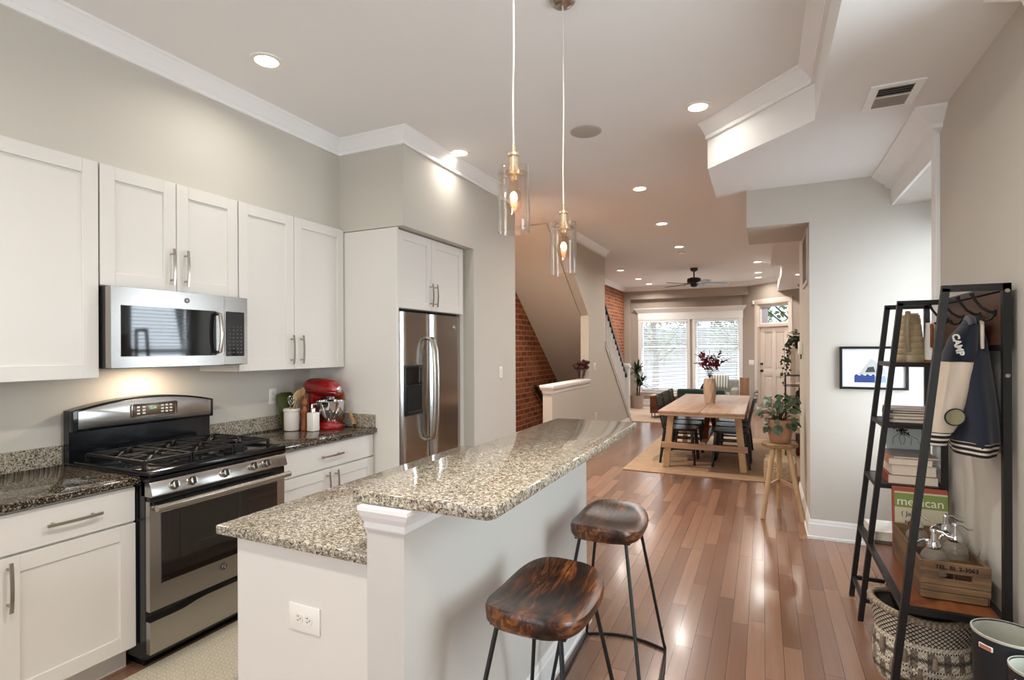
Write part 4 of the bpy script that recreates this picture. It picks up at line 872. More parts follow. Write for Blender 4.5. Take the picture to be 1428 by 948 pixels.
# ================================================================== HALL TREE against the right-hand wall
NY, MY, FY = 2.716, 3.514, 3.844
xf = lambda z: 0.478+0.1075*z
HX, HZ = 0.868, 1.757
ht = thing('hall_tree', 'black metal hall tree with wooden shelf, coat hooks and side shelves', 'coat rack', (0.68, 3.28, 0))
tb = 0.026
def ladder(y, name):
    w = MB(); w.bar((xf(0), y, 0), (xf(HZ-0.013), y, HZ-0.013), tb, tb, up=(0, 1, 0)); w.bar((HX-0.013, y, 0), (HX-0.013, y, HZ), tb, tb, up=(0, 1, 0)); w.bar((xf(HZ)-0.014, y, HZ-0.013), (HX, y, HZ-0.013), tb, tb)
    w.bar((xf(0.115), y, 0.115), (HX-0.013, y, 0.115), 0.018, 0.022)
    return w.build(name, M['black_metal'], ht)
fr = [ladder(y, 'end_frame') for y in (NY, MY, FY)]
for z in (HZ-0.03, HZ-0.36):
    m = MB(); m.lathe([(0, 0), (0.009, 0), (0.008, 0.003), (0.003, 0.003), (0.003, 0.002), (0, 0.002)], n=14, M=Matrix.Translation((HX-0.013, NY-0.013, z)) @ Matrix.Rotation(PI/2, 4, 'X')); m.build('bolt', M['nickel'], fr[0])
w = MB(); w.bar((HX-0.013, NY, HZ-0.014), (HX-0.013, MY, HZ-0.014), tb, tb); w.build('top_rail', M['black_metal'], ht)
w = MB(); w.bar((xf(0.115), MY, 0.115), (xf(0.115), FY, 0.115), 0.018, 0.022); w.build('foot_rail', M['black_metal'], ht)
def side_shelf(z):
    w = MB(); x0 = xf(z)
    for a, b in (((x0, MY, z), (x0, FY, z)), ((HX-0.013, MY, z), (HX-0.013, FY, z)), ((x0, MY, z), (HX-0.013, MY, z)), ((x0, FY, z), (HX-0.013, FY, z))): w.bar(a, b, 0.022, 0.024)
    s = w.build('side_shelf', M['black_metal'], ht)
    MB().box(x0+0.011, HX-0.024, MY+0.011, FY-0.011, z+0.002, z+0.010).build('board', M['rustic'], s)
for z in (1.415, 1.085, 0.757): side_shelf(z)
z = 0.425; x0 = xf(z); w = MB()
for a, b in (((x0, NY, z), (x0, FY, z)), ((HX-0.013, NY, z), (HX-0.013, FY, z)), ((x0, NY, z), (HX-0.013, NY, z)), ((x0, MY, z), (HX-0.013, MY, z)), ((x0, FY, z), (HX-0.013, FY, z))): w.bar(a, b, 0.024, 0.026)
bs = w.build('bench_frame', M['black_metal'], ht)
MB().box(x0+0.012, HX-0.026, NY+0.012, MY-0.012, z-0.006, z+0.012).build('bench_board', wood('bench_board_wood', '#4a2614', '#7a4526', '#a0653a', 0.9, 'y', 0.35), bs)
MB().box(x0+0.012, HX-0.026, MY+0.012, FY-0.012, z+0.000, z+0.012).build('board', M['rustic'], bs)
hp = MB().box(0.845, 0.866, NY+0.013, MY-0.013, 1.515, 1.725, 0.002, 1).build('hook_board', M['rustic'], ht)
MB().box(0.845, 0.869, NY+0.013, MY-0.013, 1.493, 1.515).build('board_edge', M['black_metal'], ht)
for hy in (3.40, 3.17, 2.96, 2.785):
    m = MB(); m.lathe([(0, 0), (0.014, 0), (0.014, 0.005), (0, 0.006)], n=12, M=Matrix.Translation((0.845, hy, 1.645)) @ Matrix.Rotation(-PI/2, 4, 'Y'))
    m.tube([(0.842, hy, 1.648), (0.825, hy, 1.650), (0.800, hy, 1.668), (0.782, hy, 1.695), (0.772, hy, 1.715), (0.768, hy, 1.728)], [0.006, 0.006, 0.0055, 0.0055, 0.006, 0.009], 10)
    m.tube([(0.842, hy, 1.645), (0.828, hy, 1.622), (0.812, hy, 1.614), (0.798, hy, 1.622), (0.793, hy, 1.636)], [0.006, 0.006, 0.0055, 0.006, 0.008], 10)
    m.build('coat_hook', M['black_metal'], hp)
# ---- varsity jacket on the hook board
jk = thing('varsity_jacket', 'navy varsity jacket with cream sleeves hanging from a coat hook', 'jacket', (0.80, 2.95, 1.62))
def ell(cx, cy, a, b, z, n=28, rot=0.0, rip=0.0, ph=0.0):
    P = []
    for k in range(n):
        t = 2*PI*k/n; r_ = 1+rip*math.sin(5*t+ph); x = a*math.cos(t)*r_; y = b*math.sin(t)*r_
        P.append((cx+x*math.cos(rot)-y*math.sin(rot), cy+x*math.sin(rot)+y*math.cos(rot), z))
    return P
m = MB(); rg = []
for z, cx, cy, a, b, rip in ((1.635, 0.815, 2.93, 0.018, 0.03, 0), (1.60, 0.805, 2.93, 0.035, 0.06, 0.02), (1.54, 0.80, 2.93, 0.05, 0.10, 0.03), (1.46, 0.795, 2.935, 0.062, 0.135, 0.04), (1.36, 0.795, 2.93, 0.07, 0.15, 0.06), (1.25, 0.80, 2.92, 0.074, 0.155, 0.08), (1.15, 0.80, 2.91, 0.076, 0.155, 0.09), (1.12, 0.80, 2.90, 0.076, 0.15, 0.10), (1.095, 0.80, 2.90, 0.070, 0.145, 0.09), (1.07, 0.80, 2.90, 0.064, 0.138, 0.06)): rg.append(ell(cx, cy, a, b, z, 36, 0, rip, 3*z))
m.loft(rg); body = m.build('body', M['navy'], jk, smooth=60)
m = MB(); m.tube([(0.790, 2.84, 1.595), (0.795, 2.89, 1.625), (0.80, 2.94, 1.632), (0.795, 2.975, 1.60)], [0.012, 0.016, 0.016, 0.012], 10); m.build('collar', M['navy2'], jk, smooth=60)
m = MB(); m.box(0.806, 0.818, 2.812, 2.83, 1.50, 1.62, 0.004, M=Matrix.Identity(4)); m.build('lining_edge', M['cream_leather'], jk)
m = MB(); rg = []
for z, cx, cy, a, b, rip in ((1.60, 0.78, 2.86, 0.03, 0.05, 0), (1.55, 0.762, 2.86, 0.047, 0.07, 0.02), (1.49, 0.750, 2.86, 0.056, 0.079, 0.02), (1.448, 0.744, 2.86, 0.0575, 0.081, 0.02), (1.440, 0.744, 2.86, 0.05, 0.07, 0.02)): rg.append(ell(cx, cy, a, b, z, 28, 0, rip))
m.loft(rg); sh = m.build('shoulder', M['navy'], jk, smooth=60)
m = MB(); rg = []
for z, cx, cy, a, b, rip in ((1.462, 0.745, 2.86, 0.055, 0.079, 0.01), (1.42, 0.740, 2.86, 0.057, 0.080, 0.03), (1.34, 0.727, 2.86, 0.056, 0.077, 0.04), (1.26, 0.708, 2.86, 0.054, 0.072, 0.05), (1.18, 0.685, 2.86, 0.053, 0.067, 0.06), (1.15, 0.676, 2.86, 0.047, 0.060, 0.03)): rg.append(ell(cx, cy, a, b, z, 28, 0, rip, 4*z))
m.loft(rg); sl = m.build('sleeve', M['cream_leather'], jk, smooth=60)
def stripes(name, axis, per, duty, c0, c1, off=0.0):
    t = NT(name); v = t.sep()[axis]; f = t.math('FRACT', t.math('DIVIDE', t.math('ADD', v, off), per)); return t.out(t.mix(t.math('LESS_THAN', f, duty), c0, c1), 0.9)
rib = stripes('striped_knit', 2, 0.021, 0.42, '#12141c', '#d8cdbc')
m = MB(); rg = [ell(0.676, 2.86, 0.044, 0.056, 1.155, 28), ell(0.668, 2.86, 0.045, 0.056, 1.125, 28), ell(0.662, 2.86, 0.040, 0.050, 1.092, 28), ell(0.662, 2.86, 0.030, 0.040, 1.092, 28)]
m.loft(rg); m.build('cuff', rib, jk, smooth=60)
m = MB(); rg = []
for z, cx, cy, a, b in ((1.52, 0.825, 3.04, 0.03, 0.045), (1.40, 0.82, 3.07, 0.05, 0.06), (1.25, 0.815, 3.075, 0.052, 0.058), (1.14, 0.815, 3.07, 0.045, 0.05), (1.12, 0.815, 3.07, 0.038, 0.043)): rg.append(ell(cx, cy, a, b, z, 24))
m.loft(rg); m.build('far_sleeve', M['cream_leather'], jk, smooth=60)
m = MB(); rg = [ell(0.80, 2.90, 0.0775, 0.151, 1.118, 36, 0, 0.09, 3.2), ell(0.80, 2.90, 0.072, 0.146, 1.092, 36, 0, 0.08, 3.2), ell(0.80, 2.90, 0.066, 0.140, 1.062, 36, 0, 0.06, 3.1), ell(0.80, 2.90, 0.05, 0.12, 1.062, 36)]
m.loft(rg); m.build('hem_band', rib, jk, smooth=60)
# lettering runs down the shoulder, facing the room's rear
text_mesh('CAMP', 0.034, 0.003, frame((0.722, 2.7825, 1.518), (0.22, 0, -1), (1, 0.10, 0.22)), bold=0.0012).build('shoulder_lettering', M['white_plastic'], sh)
m = MB(frame((0.712, 2.7835, 1.22), (1, 0, 0.1), (0, 0.12, 1))); m.lathe([(0, 0), (0.036, 0), (0.036, 0.004), (0, 0.004)], n=28); pa = m.build('round_patch', M['navy'], sl)
m = MB(frame((0.712, 2.7795, 1.22), (1, 0, 0.1), (0, 0.12, 1))); m.lathe([(0, 0), (0.031, 0), (0.031, 0.003), (0, 0.003)], n=28); m.build('patch_face', plain('khaki_patch', '#7f7a5c', 0.8), sl)
# ---- jugs
jg = thing('stoneware_jug', 'large tan ribbed stoneware jug on the top shelf of the hall tree', 'jug', (0.742, 3.665, 1.425))
m = MB(); pr_ = [(0, 0), (0.068, 0), (0.070, 0.008)]
for i in range(7):
    z0 = 0.01+i*0.034; r0 = 0.070-0.0038*i; pr_ += [(r0, z0), (r0-0.0015, z0+0.026), (r0-0.005, z0+0.031)]
pr_ += [(0.043, 0.25), (0.041, 0.262), (0.038, 0.262), (0.036, 0.2), (0, 0.2)]
m.lathe(pr_, (0.742, 3.665, 1.425), 32); jb = m.build('body', plain('tan_stoneware', '#a99775', 0.4, var=0.12, nsc=25), jg)
m = MB(); m.tube([(0.722, 3.615, 1.685), (0.712, 3.575, 1.70), (0.705, 3.560, 1.66), (0.703, 3.562, 1.59), (0.712, 3.585, 1.52), (0.722, 3.602, 1.485)], [0.011, 0.012, 0.012, 0.012, 0.011, 0.010], 10, flat=0.6); m.build('handle', bpy.data.materials['tan_stoneware'], jg)
m = MB(); m.prism([(0.735, 3.69, 1.672), (0.775, 3.69, 1.672), (0.79, 3.70, 1.70), (0.74, 3.71, 1.70)], (0, 0.02, 0.0), 0.004); m.build('spout', bpy.data.materials['tan_stoneware'], jg)
tk = thing('lidded_tankard', 'white tankard with brown wooden handle and base beside the stoneware jug', 'tankard', (0.826, 3.625, 1.425))
m = MB(); m.lathe([(0, 0.015), (0.030, 0.015), (0.029, 0.10), (0.024, 0.20), (0.025, 0.215), (0.023, 0.216), (0.022, 0.19), (0, 0.19)], (0.826, 3.625, 1.425), 24); m.build('body', M['white_ceramic'], tk)
m = MB(); m.lathe([(0, 0), (0.032, 0), (0.032, 0.015), (0, 0.015)], (0.826, 3.625, 1.425), 24); m.build('base', M['mill'], tk)
m = MB(); m.tube([(0.822, 3.602, 1.620), (0.815, 3.565, 1.625), (0.813, 3.553, 1.595), (0.813, 3.556, 1.545), (0.817, 3.575, 1.515), (0.822, 3.60, 1.515)], 0.008, 10, flat=1.3); m.build('handle', M['mill'], tk)
# ---- magazines and books
def book(name, label, cat, x0, x1, y0, y1, z0, z1, cover, rot=0.0, group=None, spine='x0', pages='#d9cdbb'):
    cx, cy = (x0+x1)/2, (y0+y1)/2; BM = Matrix.Translation((cx, cy, 0)) @ Matrix.Rotation(rot, 4, 'Z') @ Matrix.Translation((-cx, -cy, 0))
    t = thing(name, label, cat, (cx, cy, z0), group); c = 0.0022 if z1-z0 > 0.012 else 0.0008
    w = MB(BM); w.box(x0, x1, y0, y1, z0, z0+c); w.box(x0, x1, y0, y1, z1-c, z1); w.box(x0, x0+c, y0, y1, z0+c, z1-c); w.build('cover', cover, t)
    MB(BM).box(x0+c, x1-0.003, y0+0.003, y1-0.003, z0+c, z1-c).build('page_block', M.setdefault('pages'+pages, plain('page_edges', pages, 0.9, var=0.08, nsc=60)), t); return t
cv = lambda n, c, r=0.45: plain(n, c, r, var=0.05)
zz = 1.098; spec = [('grey_cover', '#3b3a3c', 0.020), ('cream_cover', '#b9a58e', 0.016), ('tan_cover', '#76695c', 0.014), ('black_cover', '#201d1d', 0.012), ('rose_cover', '#8d6f69', 0.009)]
lab = ['lowest magazine of the stack on the hall tree\'s second shelf', 'magazine second from the bottom on the hall tree\'s second shelf', 'middle magazine of the stack on the hall tree\'s second shelf', 'magazine second from the top on the hall tree\'s second shelf', 'topmost rose-coloured magazine on the hall tree\'s second shelf']
for i, (n, c, h) in enumerate(spec):
    book('magazine', lab[i], 'magazine', 0.625+0.008*(i % 2), 0.835, 3.545+0.006*i, 3.79, zz, zz+h, cv(n, c), R((-2, 3, -1, 2, -3)[i]), 'magazines on the hall tree'); zz += h+0.0005
zz = 0.769; spec = [('red_cover', '#8a3a28', 0.048), ('white_cover', '#cfc7bb', 0.052), ('peach_cover', '#c08a66', 0.036), ('slate_cover', '#76706e', 0.010)]
lab = ['thick red-spined book lowest on the hall tree\'s third shelf', 'thick white book in the middle of the stack on the third shelf', 'peach-spined book near the top of the stack on the third shelf', 'thin grey book lying on top of the stack on the third shelf']
for i, (n, c, h) in enumerate(spec):
    book('book', lab[i], 'book', 0.610+0.010*(i % 2)+0.004*i, 0.835-0.01*(i % 3), 3.53+0.004*i, 3.80, zz, zz+h, cv(n, c), R((0, 1.5, -1.5, 2)[i]), 'books stacked on the third shelf'); zz += h+0.0005
# botanical card standing at the back of the third shelf
cd = thing('botanical_card', 'pale card with dark trailing plant print behind the book stack', 'card', (0.76, 3.81, 0.97))
A = frame((0.755, 3.822, 0.975), (1, 0, 0), (0, 0.08, 1)); m = MB(A); m.box(-0.105, 0.105, -0.205, 0.09, 0, 0.006); m.build('card', plain('pale_blue_card', '#cfd6d2', 0.8, var=0.02), cd)
m = MB(A); random.seed(4)
for k in range(26):
    a = random.uniform(0, 2*PI); r_ = random.uniform(0.0, 0.045); px_, py_ = -0.03+r_*math.cos(a), 0.045+r_*math.sin(a)*0.7
    q = random.uniform(0, PI); l_ = random.uniform(0.008, 0.016); m.prism([(px_-l_*math.cos(q), py_-l_*math.sin(q), 0.0062), (px_+0.35*l_*math.sin(q), py_-0.35*l_*math.cos(q), 0.0062), (px_+l_*math.cos(q), py_+l_*math.sin(q), 0.0062), (px_-0.35*l_*math.sin(q), py_+0.35*l_*math.cos(q), 0.0062)], (0, 0, 0.0008))
for k in range(5):
    x_ = -0.07+0.03*k; m.tube([(-0.03, 0.04, 0.0065), (x_, 0.0, 0.0065), (x_+0.012*math.sin(k*2), -0.035, 0.0065)], 0.0012, 5)
m.build('plant_print', plain('dark_plant_ink', '#3c3430', 0.8, var=0.3, nsc=90), cd)
m = MB(A); m.box(0.068, 0.105, -0.205, 0.09, 0.006, 0.0075); m.build('patterned_border', weave('ochre_pattern', '#5b4730', '#b59a72', 500, 500), cd)
# cookbook standing in the bench compartment
ck = thing('cookbook', 'upright green and cream cookbook with red spine behind the crate', 'book', (0.735, 3.45, 0.438))
A = frame((0.735, 3.440, 0.605), (1, -0.02, 0), (0, 0.06, 1)); hw, hh = 0.118, 0.165
m = MB(A); m.box(-hw, hw, -hh, hh, -0.032, 0.0, 0.002, 1); m.build('cover', cv('brick_red_cover', '#9d4a36'), ck)
m = MB(A); m.box(-hw+0.008, hw-0.002, -hh+0.006, hh-0.022, 0.0, 0.0012); fc = m.build('front_panel', cv('cream_panel', '#c6bca4'), ck)
m = MB(A); m.box(-hw+0.008, hw-0.002, 0.062, hh-0.030, 0.001, 0.0020); m.build('green_band', cv('olive_green_band', '#7b8c46'), fc)
text_mesh('mexican', 0.062, 0.0008, A @ Matrix.Translation((0.0, 0.092, 0.0026)), sp=0.98).build('title', cv('title_cream', '#e6dfcc'), fc)
text_mesh('( Jacq', 0.034, 0.0006, A @ Matrix.Translation((-0.045, 0.030, 0.0022))).build('author_line', M['black_plastic'], fc)
text_mesh('Hea', 0.034, 0.0006, A @ Matrix.Translation((-0.040, -0.018, 0.0022))).build('author_line', M['black_plastic'], fc)
# white binder lying / leaning in the far compartment
wb_ = book('white_binder', 'white binder lying in the lowest side shelf left of the cookbook', 'binder', 0.548, 0.70, 3.575, 3.815, 0.438, 0.485, cv('white_binder_cover', '#ddd7cc'), R(4))
m = MB(); m.box(0.640, 0.690, 3.571, 3.573, 0.452, 0.474, 0.004, 1); m.build('ring_label', M['black_plastic'], wb_)
# ---- crate with siphon bottles
CX0, CX1, CY0, CY1, CZ0, CZ1 = 0.606, 0.842, 2.83, 3.385, 0.4375, 0.600
cr = thing('wooden_crate', 'weathered wooden bottle crate with stencilled lettering on the bench', 'crate', ((CX0+CX1)/2, (CY0+CY1)/2, CZ0))
hx0, hx1, hz0, hz1 = 0.668, 0.780, 0.530, 0.556; w = MB(); xm = CX0, CX1
w.box(CX0, CX1, CY0, CY0+0.016, CZ0+0.066, hz0, 0.002, 1); w.box(CX0, CX1, CY0, CY0+0.016, hz1, CZ1, 0.002, 1); w.box(CX0, hx0, CY0, CY0+0.016, hz0, hz1); w.box(hx1, CX1, CY0, CY0+0.016, hz0, hz1)
w.box(CX0, CX1, CY0+0.002, CY0+0.016, CZ0+0.036, CZ0+0.064, 0.002, 1); w.box(CX0, CX1-0.01, CY0, CY0+0.016, CZ0+0.004, CZ0+0.034, 0.003, 1); w.build('front_board', M['crate'], cr)
w = MB(); w.box(CX0, CX1, CY1-0.016, CY1, CZ0, CZ1, 0.002, 1); w.build('back_board', M['crate'], cr)
for x in (CX0, CX1-0.011): MB().box(x, x+0.011, CY0+0.016, CY1-0.016, CZ0, CZ1-0.006, 0.002, 1).build('side_board', M['crate_y'], cr)
MB().box(CX0+0.01, CX1-0.01, CY0+0.016, CY1-0.016, CZ0, CZ0+0.010).build('bottom_board', M['crate_y'], cr)
for k in range(1, 4): y = CY0+k*(CY1-CY0)/4; MB().box(CX0+0.011, CX1-0.011, y-0.004, y+0.004, CZ0+0.01, CZ1-0.025).build('cross_divider', M['crate'], cr)
MB().box((CX0+CX1)/2-0.004, (CX0+CX1)/2+0.004, CY0+0.016, CY1-0.016, CZ0+0.01, CZ1-0.026).build('long_divider', M['crate_y'], cr)
text_mesh('TEL. BI. 2-3063', 0.0235, 0.0005, frame(((CX0+CX1)/2+0.004, CY0-0.0006, 0.579), (1, 0, 0), (0, 0, 1)), bold=0.0006).build('stencil_lettering', M['dark'], cr)
def dusty_glass():
    m_ = glass('siphon_glass', (0.92, 0.91, 0.88, 1), 1.6); nt = m_.node_tree; out = nt.nodes['Material Output']; src = out.inputs[0].links[0].from_socket
    d_ = nt.nodes.new('ShaderNodeBsdfDiffuse'); d_.inputs[0].default_value = lin('#b5aa9c'); x_ = nt.nodes.new('ShaderNodeMixShader'); x_.inputs[0].default_value = 0.28
    nt.links.new(src, x_.inputs[1]); nt.links.new(d_.outputs[0], x_.inputs[2]); nt.links.new(x_.outputs[0], out.inputs[0]); return m_
M['siphon_glass'] = dusty_glass()
def siphon(x, y, label, rz=0.0, lever=True, proto=None):
    if proto is not None: return copy_tree(proto, (x, y, 0.4485), rz, label)
    t = thing('siphon_bottle', label, 'bottle', (x, y, 0.4485), 'soda siphons in the crate', rz=rz, world=False)
    m = MB(); m.lathe([(0, 0), (0.044, 0), (0.049, 0.006), (0.050, 0.10), (0.049, 0.135), (0.043, 0.16), (0.030, 0.178), (0.020, 0.186), (0.018, 0.192)], n=28, cap1=False); m.build('bottle', M['siphon_glass'], t)
    m = MB(); m.lathe([(0, 0.002), (0.043, 0.002), (0.046, 0.03), (0.046, 0.075), (0, 0.075)], n=24); m.build('dregs', plain('dusty_glass_content', '#8a7a68', 0.3, var=0.2), t)
    m = MB(); m.lathe([(0.024, 0.182), (0.026, 0.188), (0.026, 0.200), (0.020, 0.216), (0.011, 0.222), (0.010, 0.250), (0.013, 0.254), (0.013, 0.262), (0.009, 0.268), (0, 0.270)], n=20); h = m.build('siphon_head', M['chrome'], t)
    m = MB(); m.tube([(-0.014, 0, 0.212), (-0.034, 0, 0.212), (-0.052, 0, 0.200), (-0.058, 0, 0.186)], [0.008, 0.007, 0.006, 0.0065], 10); m.build('spout', M['chrome'], h)
    m = MB(); m.tube([(0.006, 0, 0.262), (0.030, 0, 0.258), (0.048, 0, 0.244), (0.066, 0, 0.242)], 0.0035, 8, flat=1.6); m.build('lever', M['chrome'], h)
    return t
sp0 = siphon(0.6685, 2.912, 'glass soda siphon nearest the crate\'s lettered front, left side', R(-15))
siphon(0.7795, 3.05, 'glass soda siphon by the wall, nearest the crate front on the right side', R(5), proto=sp0)
siphon(0.7795, 3.19, 'glass soda siphon at the wall side, farther back in the crate', R(0), proto=sp0)
siphon(0.6685, 3.19, 'glass soda siphon at the left rear of the crate, behind the frame post', R(-60), proto=sp0)
# ---- basket, bowl, bins below
BK = (0.645, 3.010, 0)
def basket_mat():
    t = NT('woven_basket'); x, y, z = t.sep(); an = t.math('ARCTAN2', y, x)
    d1 = t.math('SINE', t.math('ADD', t.math('MULTIPLY', an, 46.0), t.math('MULTIPLY', z, 330.0))); d2 = t.math('SINE', t.math('SUBTRACT', t.math('MULTIPLY', an, 46.0), t.math('MULTIPLY', z, 330.0)))
    hatch = t.math('GREATER_THAN', t.math('MAXIMUM', d1, d2), 0.62)
    blk = t.math('GREATER_THAN', t.math('SINE', t.math('MULTIPLY', an, 17.0)), -0.15)
    band = t.math('FRACT', t.math('DIVIDE', z, 0.105)); inb = t.math('LESS_THAN', t.math('ABSOLUTE', t.math('SUBTRACT', band, 0.5)), 0.34)
    fine = t.math('GREATER_THAN', t.math('SINE', t.math('MULTIPLY', an, 95.0)), 0.1); edge = t.math('LESS_THAN', t.math('ABSOLUTE', t.math('SUBTRACT', t.math('ABSOLUTE', t.math('SUBTRACT', band, 0.5)), 0.38)), 0.035)
    low = t.mix(t.math('MULTIPLY', inb, t.math('SUBTRACT', 1.0, blk)), '#d5c9b3', '#7d6f60'); low = t.mix(t.math('MULTIPLY', edge, fine), low, '#2a2521')
    zig = t.math('MULTIPLY', t.math('LESS_THAN', t.math('ABSOLUTE', t.math('SUBTRACT', band, 0.5)), t.math('MULTIPLY', t.math('ABSOLUTE', d1), 0.13)), 1.0); low = t.mix(zig, low, '#4a423b')
    up = t.mix(hatch, '#cdc0ab', '#2b2622')
    c = t.mix(t.math('GREATER_THAN', z, 0.222), low, up); c = t.mix(t.math('GREATER_THAN', z, 0.328), c, '#a3927c')
    return t.out(c, 0.9, bump=t.math('ADD', d1, d2), bs=0.4, bd=0.004)
bk = thing('woven_basket', 'tall cream and black woven basket under the bench', 'basket', BK)
m = MB(); m.lathe([(0, 0.0), (0.170, 0.0), (0.184, 0.035), (0.188, 0.106), (0.182, 0.177), (0.178, 0.218), (0.186, 0.265), (0.198, 0.318), (0.200, 0.333), (0.190, 0.333)], BK, 56, cap1=False, sx=1.0, sy=0.88); m.build('body', basket_mat(), bk)
m = MB(); m.lathe([(0.191, 0.332), (0.172, 0.26), (0.168, 0.03), (0, 0.02)], BK, 56, cap0=False, cap1=False, sx=1.0, sy=0.88); m.build('lining', fabric('dark_basket_lining', '#3b3029'), bk)
m = MB(); m.tube([(BK[0]+0.194*math.cos(a), BK[1]+0.171*math.sin(a), 0.336+0.010*math.cos(2*a)) for a in [2*PI*k/40 for k in range(40)]], 0.0145, 10, True); m.build('rope_rim', weave('rope_weave', '#7d6b57', '#b5a38c', 300, 300), bk)
tas = plain('tassel_yarn', '#8a7a6a', 0.95, var=0.2, nsc=80)
for k, (a, z) in enumerate([(R(175+16*j), 0.205-0.07*(j % 2)) for j in range(8)]):
    m = MB(); x, y = BK[0]+0.186*math.cos(a), BK[1]+0.208*math.sin(a); m.lathe([(0, 0), (0.006, 0), (0.008, -0.010), (0.012, -0.05), (0.010, -0.055), (0, -0.05)], (x, y, z), 8); m.build('tassel', tas, bk)
m = MB(); m.lathe([(0, 0), (0.06, 0), (0.065, 0.012), (0.10, 0.07), (0.118, 0.135), (0.12, 0.142), (0.114, 0.142), (0.095, 0.075), (0.058, 0.02), (0, 0.018)], (0.685, 3.36, 0.0), 36)
o = m.build('ceramic_bowl', plain('pale_yellow_glaze', '#b5ac86', 0.3, var=0.05), org=(0.685, 3.36, 0)); tag(o, 'pale yellow-green bowl on the floor behind the woven basket', 'bowl'); o.scale = (1.0, 1.0, 1.9)
def bin_(x, y, h, r, label):
    t = thing('metal_bin', label, 'bin', (x, y, 0), 'dark bins by the wall')
    m = MB(); m.lathe([(0, 0), (r*0.84, 0), (r*0.86, 0.005), (r, h-0.01), (r, h)], (x, y, 0), 40, cap1=False); m.build('body', M['grey_metal'], t)
    m = MB(); m.lathe([(r*0.97, h-0.002), (r*0.83, 0.012), (0, 0.012)], (x, y, 0), 40, cap0=False, cap1=False); m.build('lining', plain('pale_bin_lining', '#a7a698', 0.6) if 'pale_bin_lining' not in bpy.data.materials else bpy.data.materials['pale_bin_lining'], t)
    m = MB(); m.lathe([(r*0.97, h-0.004), (r*1.02, h-0.004), (r*1.025, h), (r*1.02, h+0.004), (r*0.97, h+0.004)], (x, y, 0), 40, cap0=False, cap1=False); m.build('rolled_rim', plain('light_rim', '#b9b4a8', 0.4, 0.3) if 'light_rim' not in bpy.data.materials else bpy.data.materials['light_rim'], t)
    a = R(-143); FM = frame((x+r*0.985*math.cos(a), y+r*0.985*math.sin(a), h-0.035), (-math.sin(a), math.cos(a), 0), (0.02*math.cos(a), 0.02*math.sin(a), 1))
    m = MB(FM); m.box(-0.022, 0.022, -0.008, 0.008, -0.002, 0.003, 0.001, 1); tg = m.build('brand_tag', M['white_plastic'], t)
    m = MB(FM); m.box(-0.019, 0.019, -0.006, 0.006, 0.003, 0.0035); m.build('red_print', plain('faded_red_print', '#b56a58', 0.7) if 'faded_red_print' not in bpy.data.materials else bpy.data.materials['faded_red_print'], tg)
bin_(0.765, 2.42, 0.515, 0.100, 'taller dark metal bin at the wall under the bench end'); bin_(0.785, 2.225, 0.495, 0.080, 'smaller dark metal bin in the lower right corner')
# ---- framed print on the column
fp = thing('framed_print', 'black framed print with blue band and grey peak on the column wall', 'picture frame', (0.752, 4.88, 1.345))
x0, x1, z0, z1 = 0.532, 0.972, 1.188, 1.515
w = MB()
for a in ((x0, x1, z0, z0+0.018), (x0, x1, z1-0.018, z1), (x0, x0+0.018, z0+0.018, z1-0.018), (x1-0.018, x1, z0+0.018, z1-0.018)): w.box(a[0], a[1], 4.852, 4.878, a[2], a[3], 0.001, 1)
w.build('frame', M['black_wood'], fp)
MB().box(x0+0.016, x1-0.016, 4.868, 4.876, z0+0.016, z1-0.016).build('mat_board', plain('white_mat_board', '#e2e3e4', 0.8, var=0.01), fp)
pt = MB(); pt.prism([(0.655, 4.8675, 1.300), (0.735, 4.8675, 1.420), (0.745, 4.8675, 1.420), (0.835, 4.8675, 1.335), (0.835, 4.8675, 1.300)], (0, 0.0005, 0)); prn = pt.build('grey_peak', plain('pale_grey_ink', '#b5b5b2', 0.8), fp)
pt = MB(); top = [(0.630+0.012*i, 4.867, 1.292+0.008*math.sin(i*2.1)+0.006*(i % 3)) for i in range(12)]; pt.prism([(0.630, 4.867, 1.240)]+top+[(0.762, 4.867, 1.240)], (0, 0.0005, 0)); pt.build('blue_band', plain('deep_blue_ink', '#2b3f7d', 0.8, var=0.4, nsc=70), fp)
pt = MB(); top = [(0.764+0.010*i, 4.867, 1.288+0.01*math.sin(i*1.4)) for i in range(8)]; pt.prism([(0.764, 4.867, 1.240)]+top+[(0.834, 4.867, 1.240)], (0, 0.0005, 0)); pt.build('light_blue_band', plain('light_blue_ink', '#8fa6c9', 0.8, var=0.4, nsc=70), fp)
pt = MB(); pt.prism([(0.700, 4.8665, 1.318), (0.718, 4.8665, 1.356), (0.755, 4.8665, 1.362), (0.765, 4.8665, 1.320)], (0, 0.0005, 0)); pt.build('dark_block', plain('dark_ink', '#3a3d42', 0.8, var=0.5, nsc=90), fp)
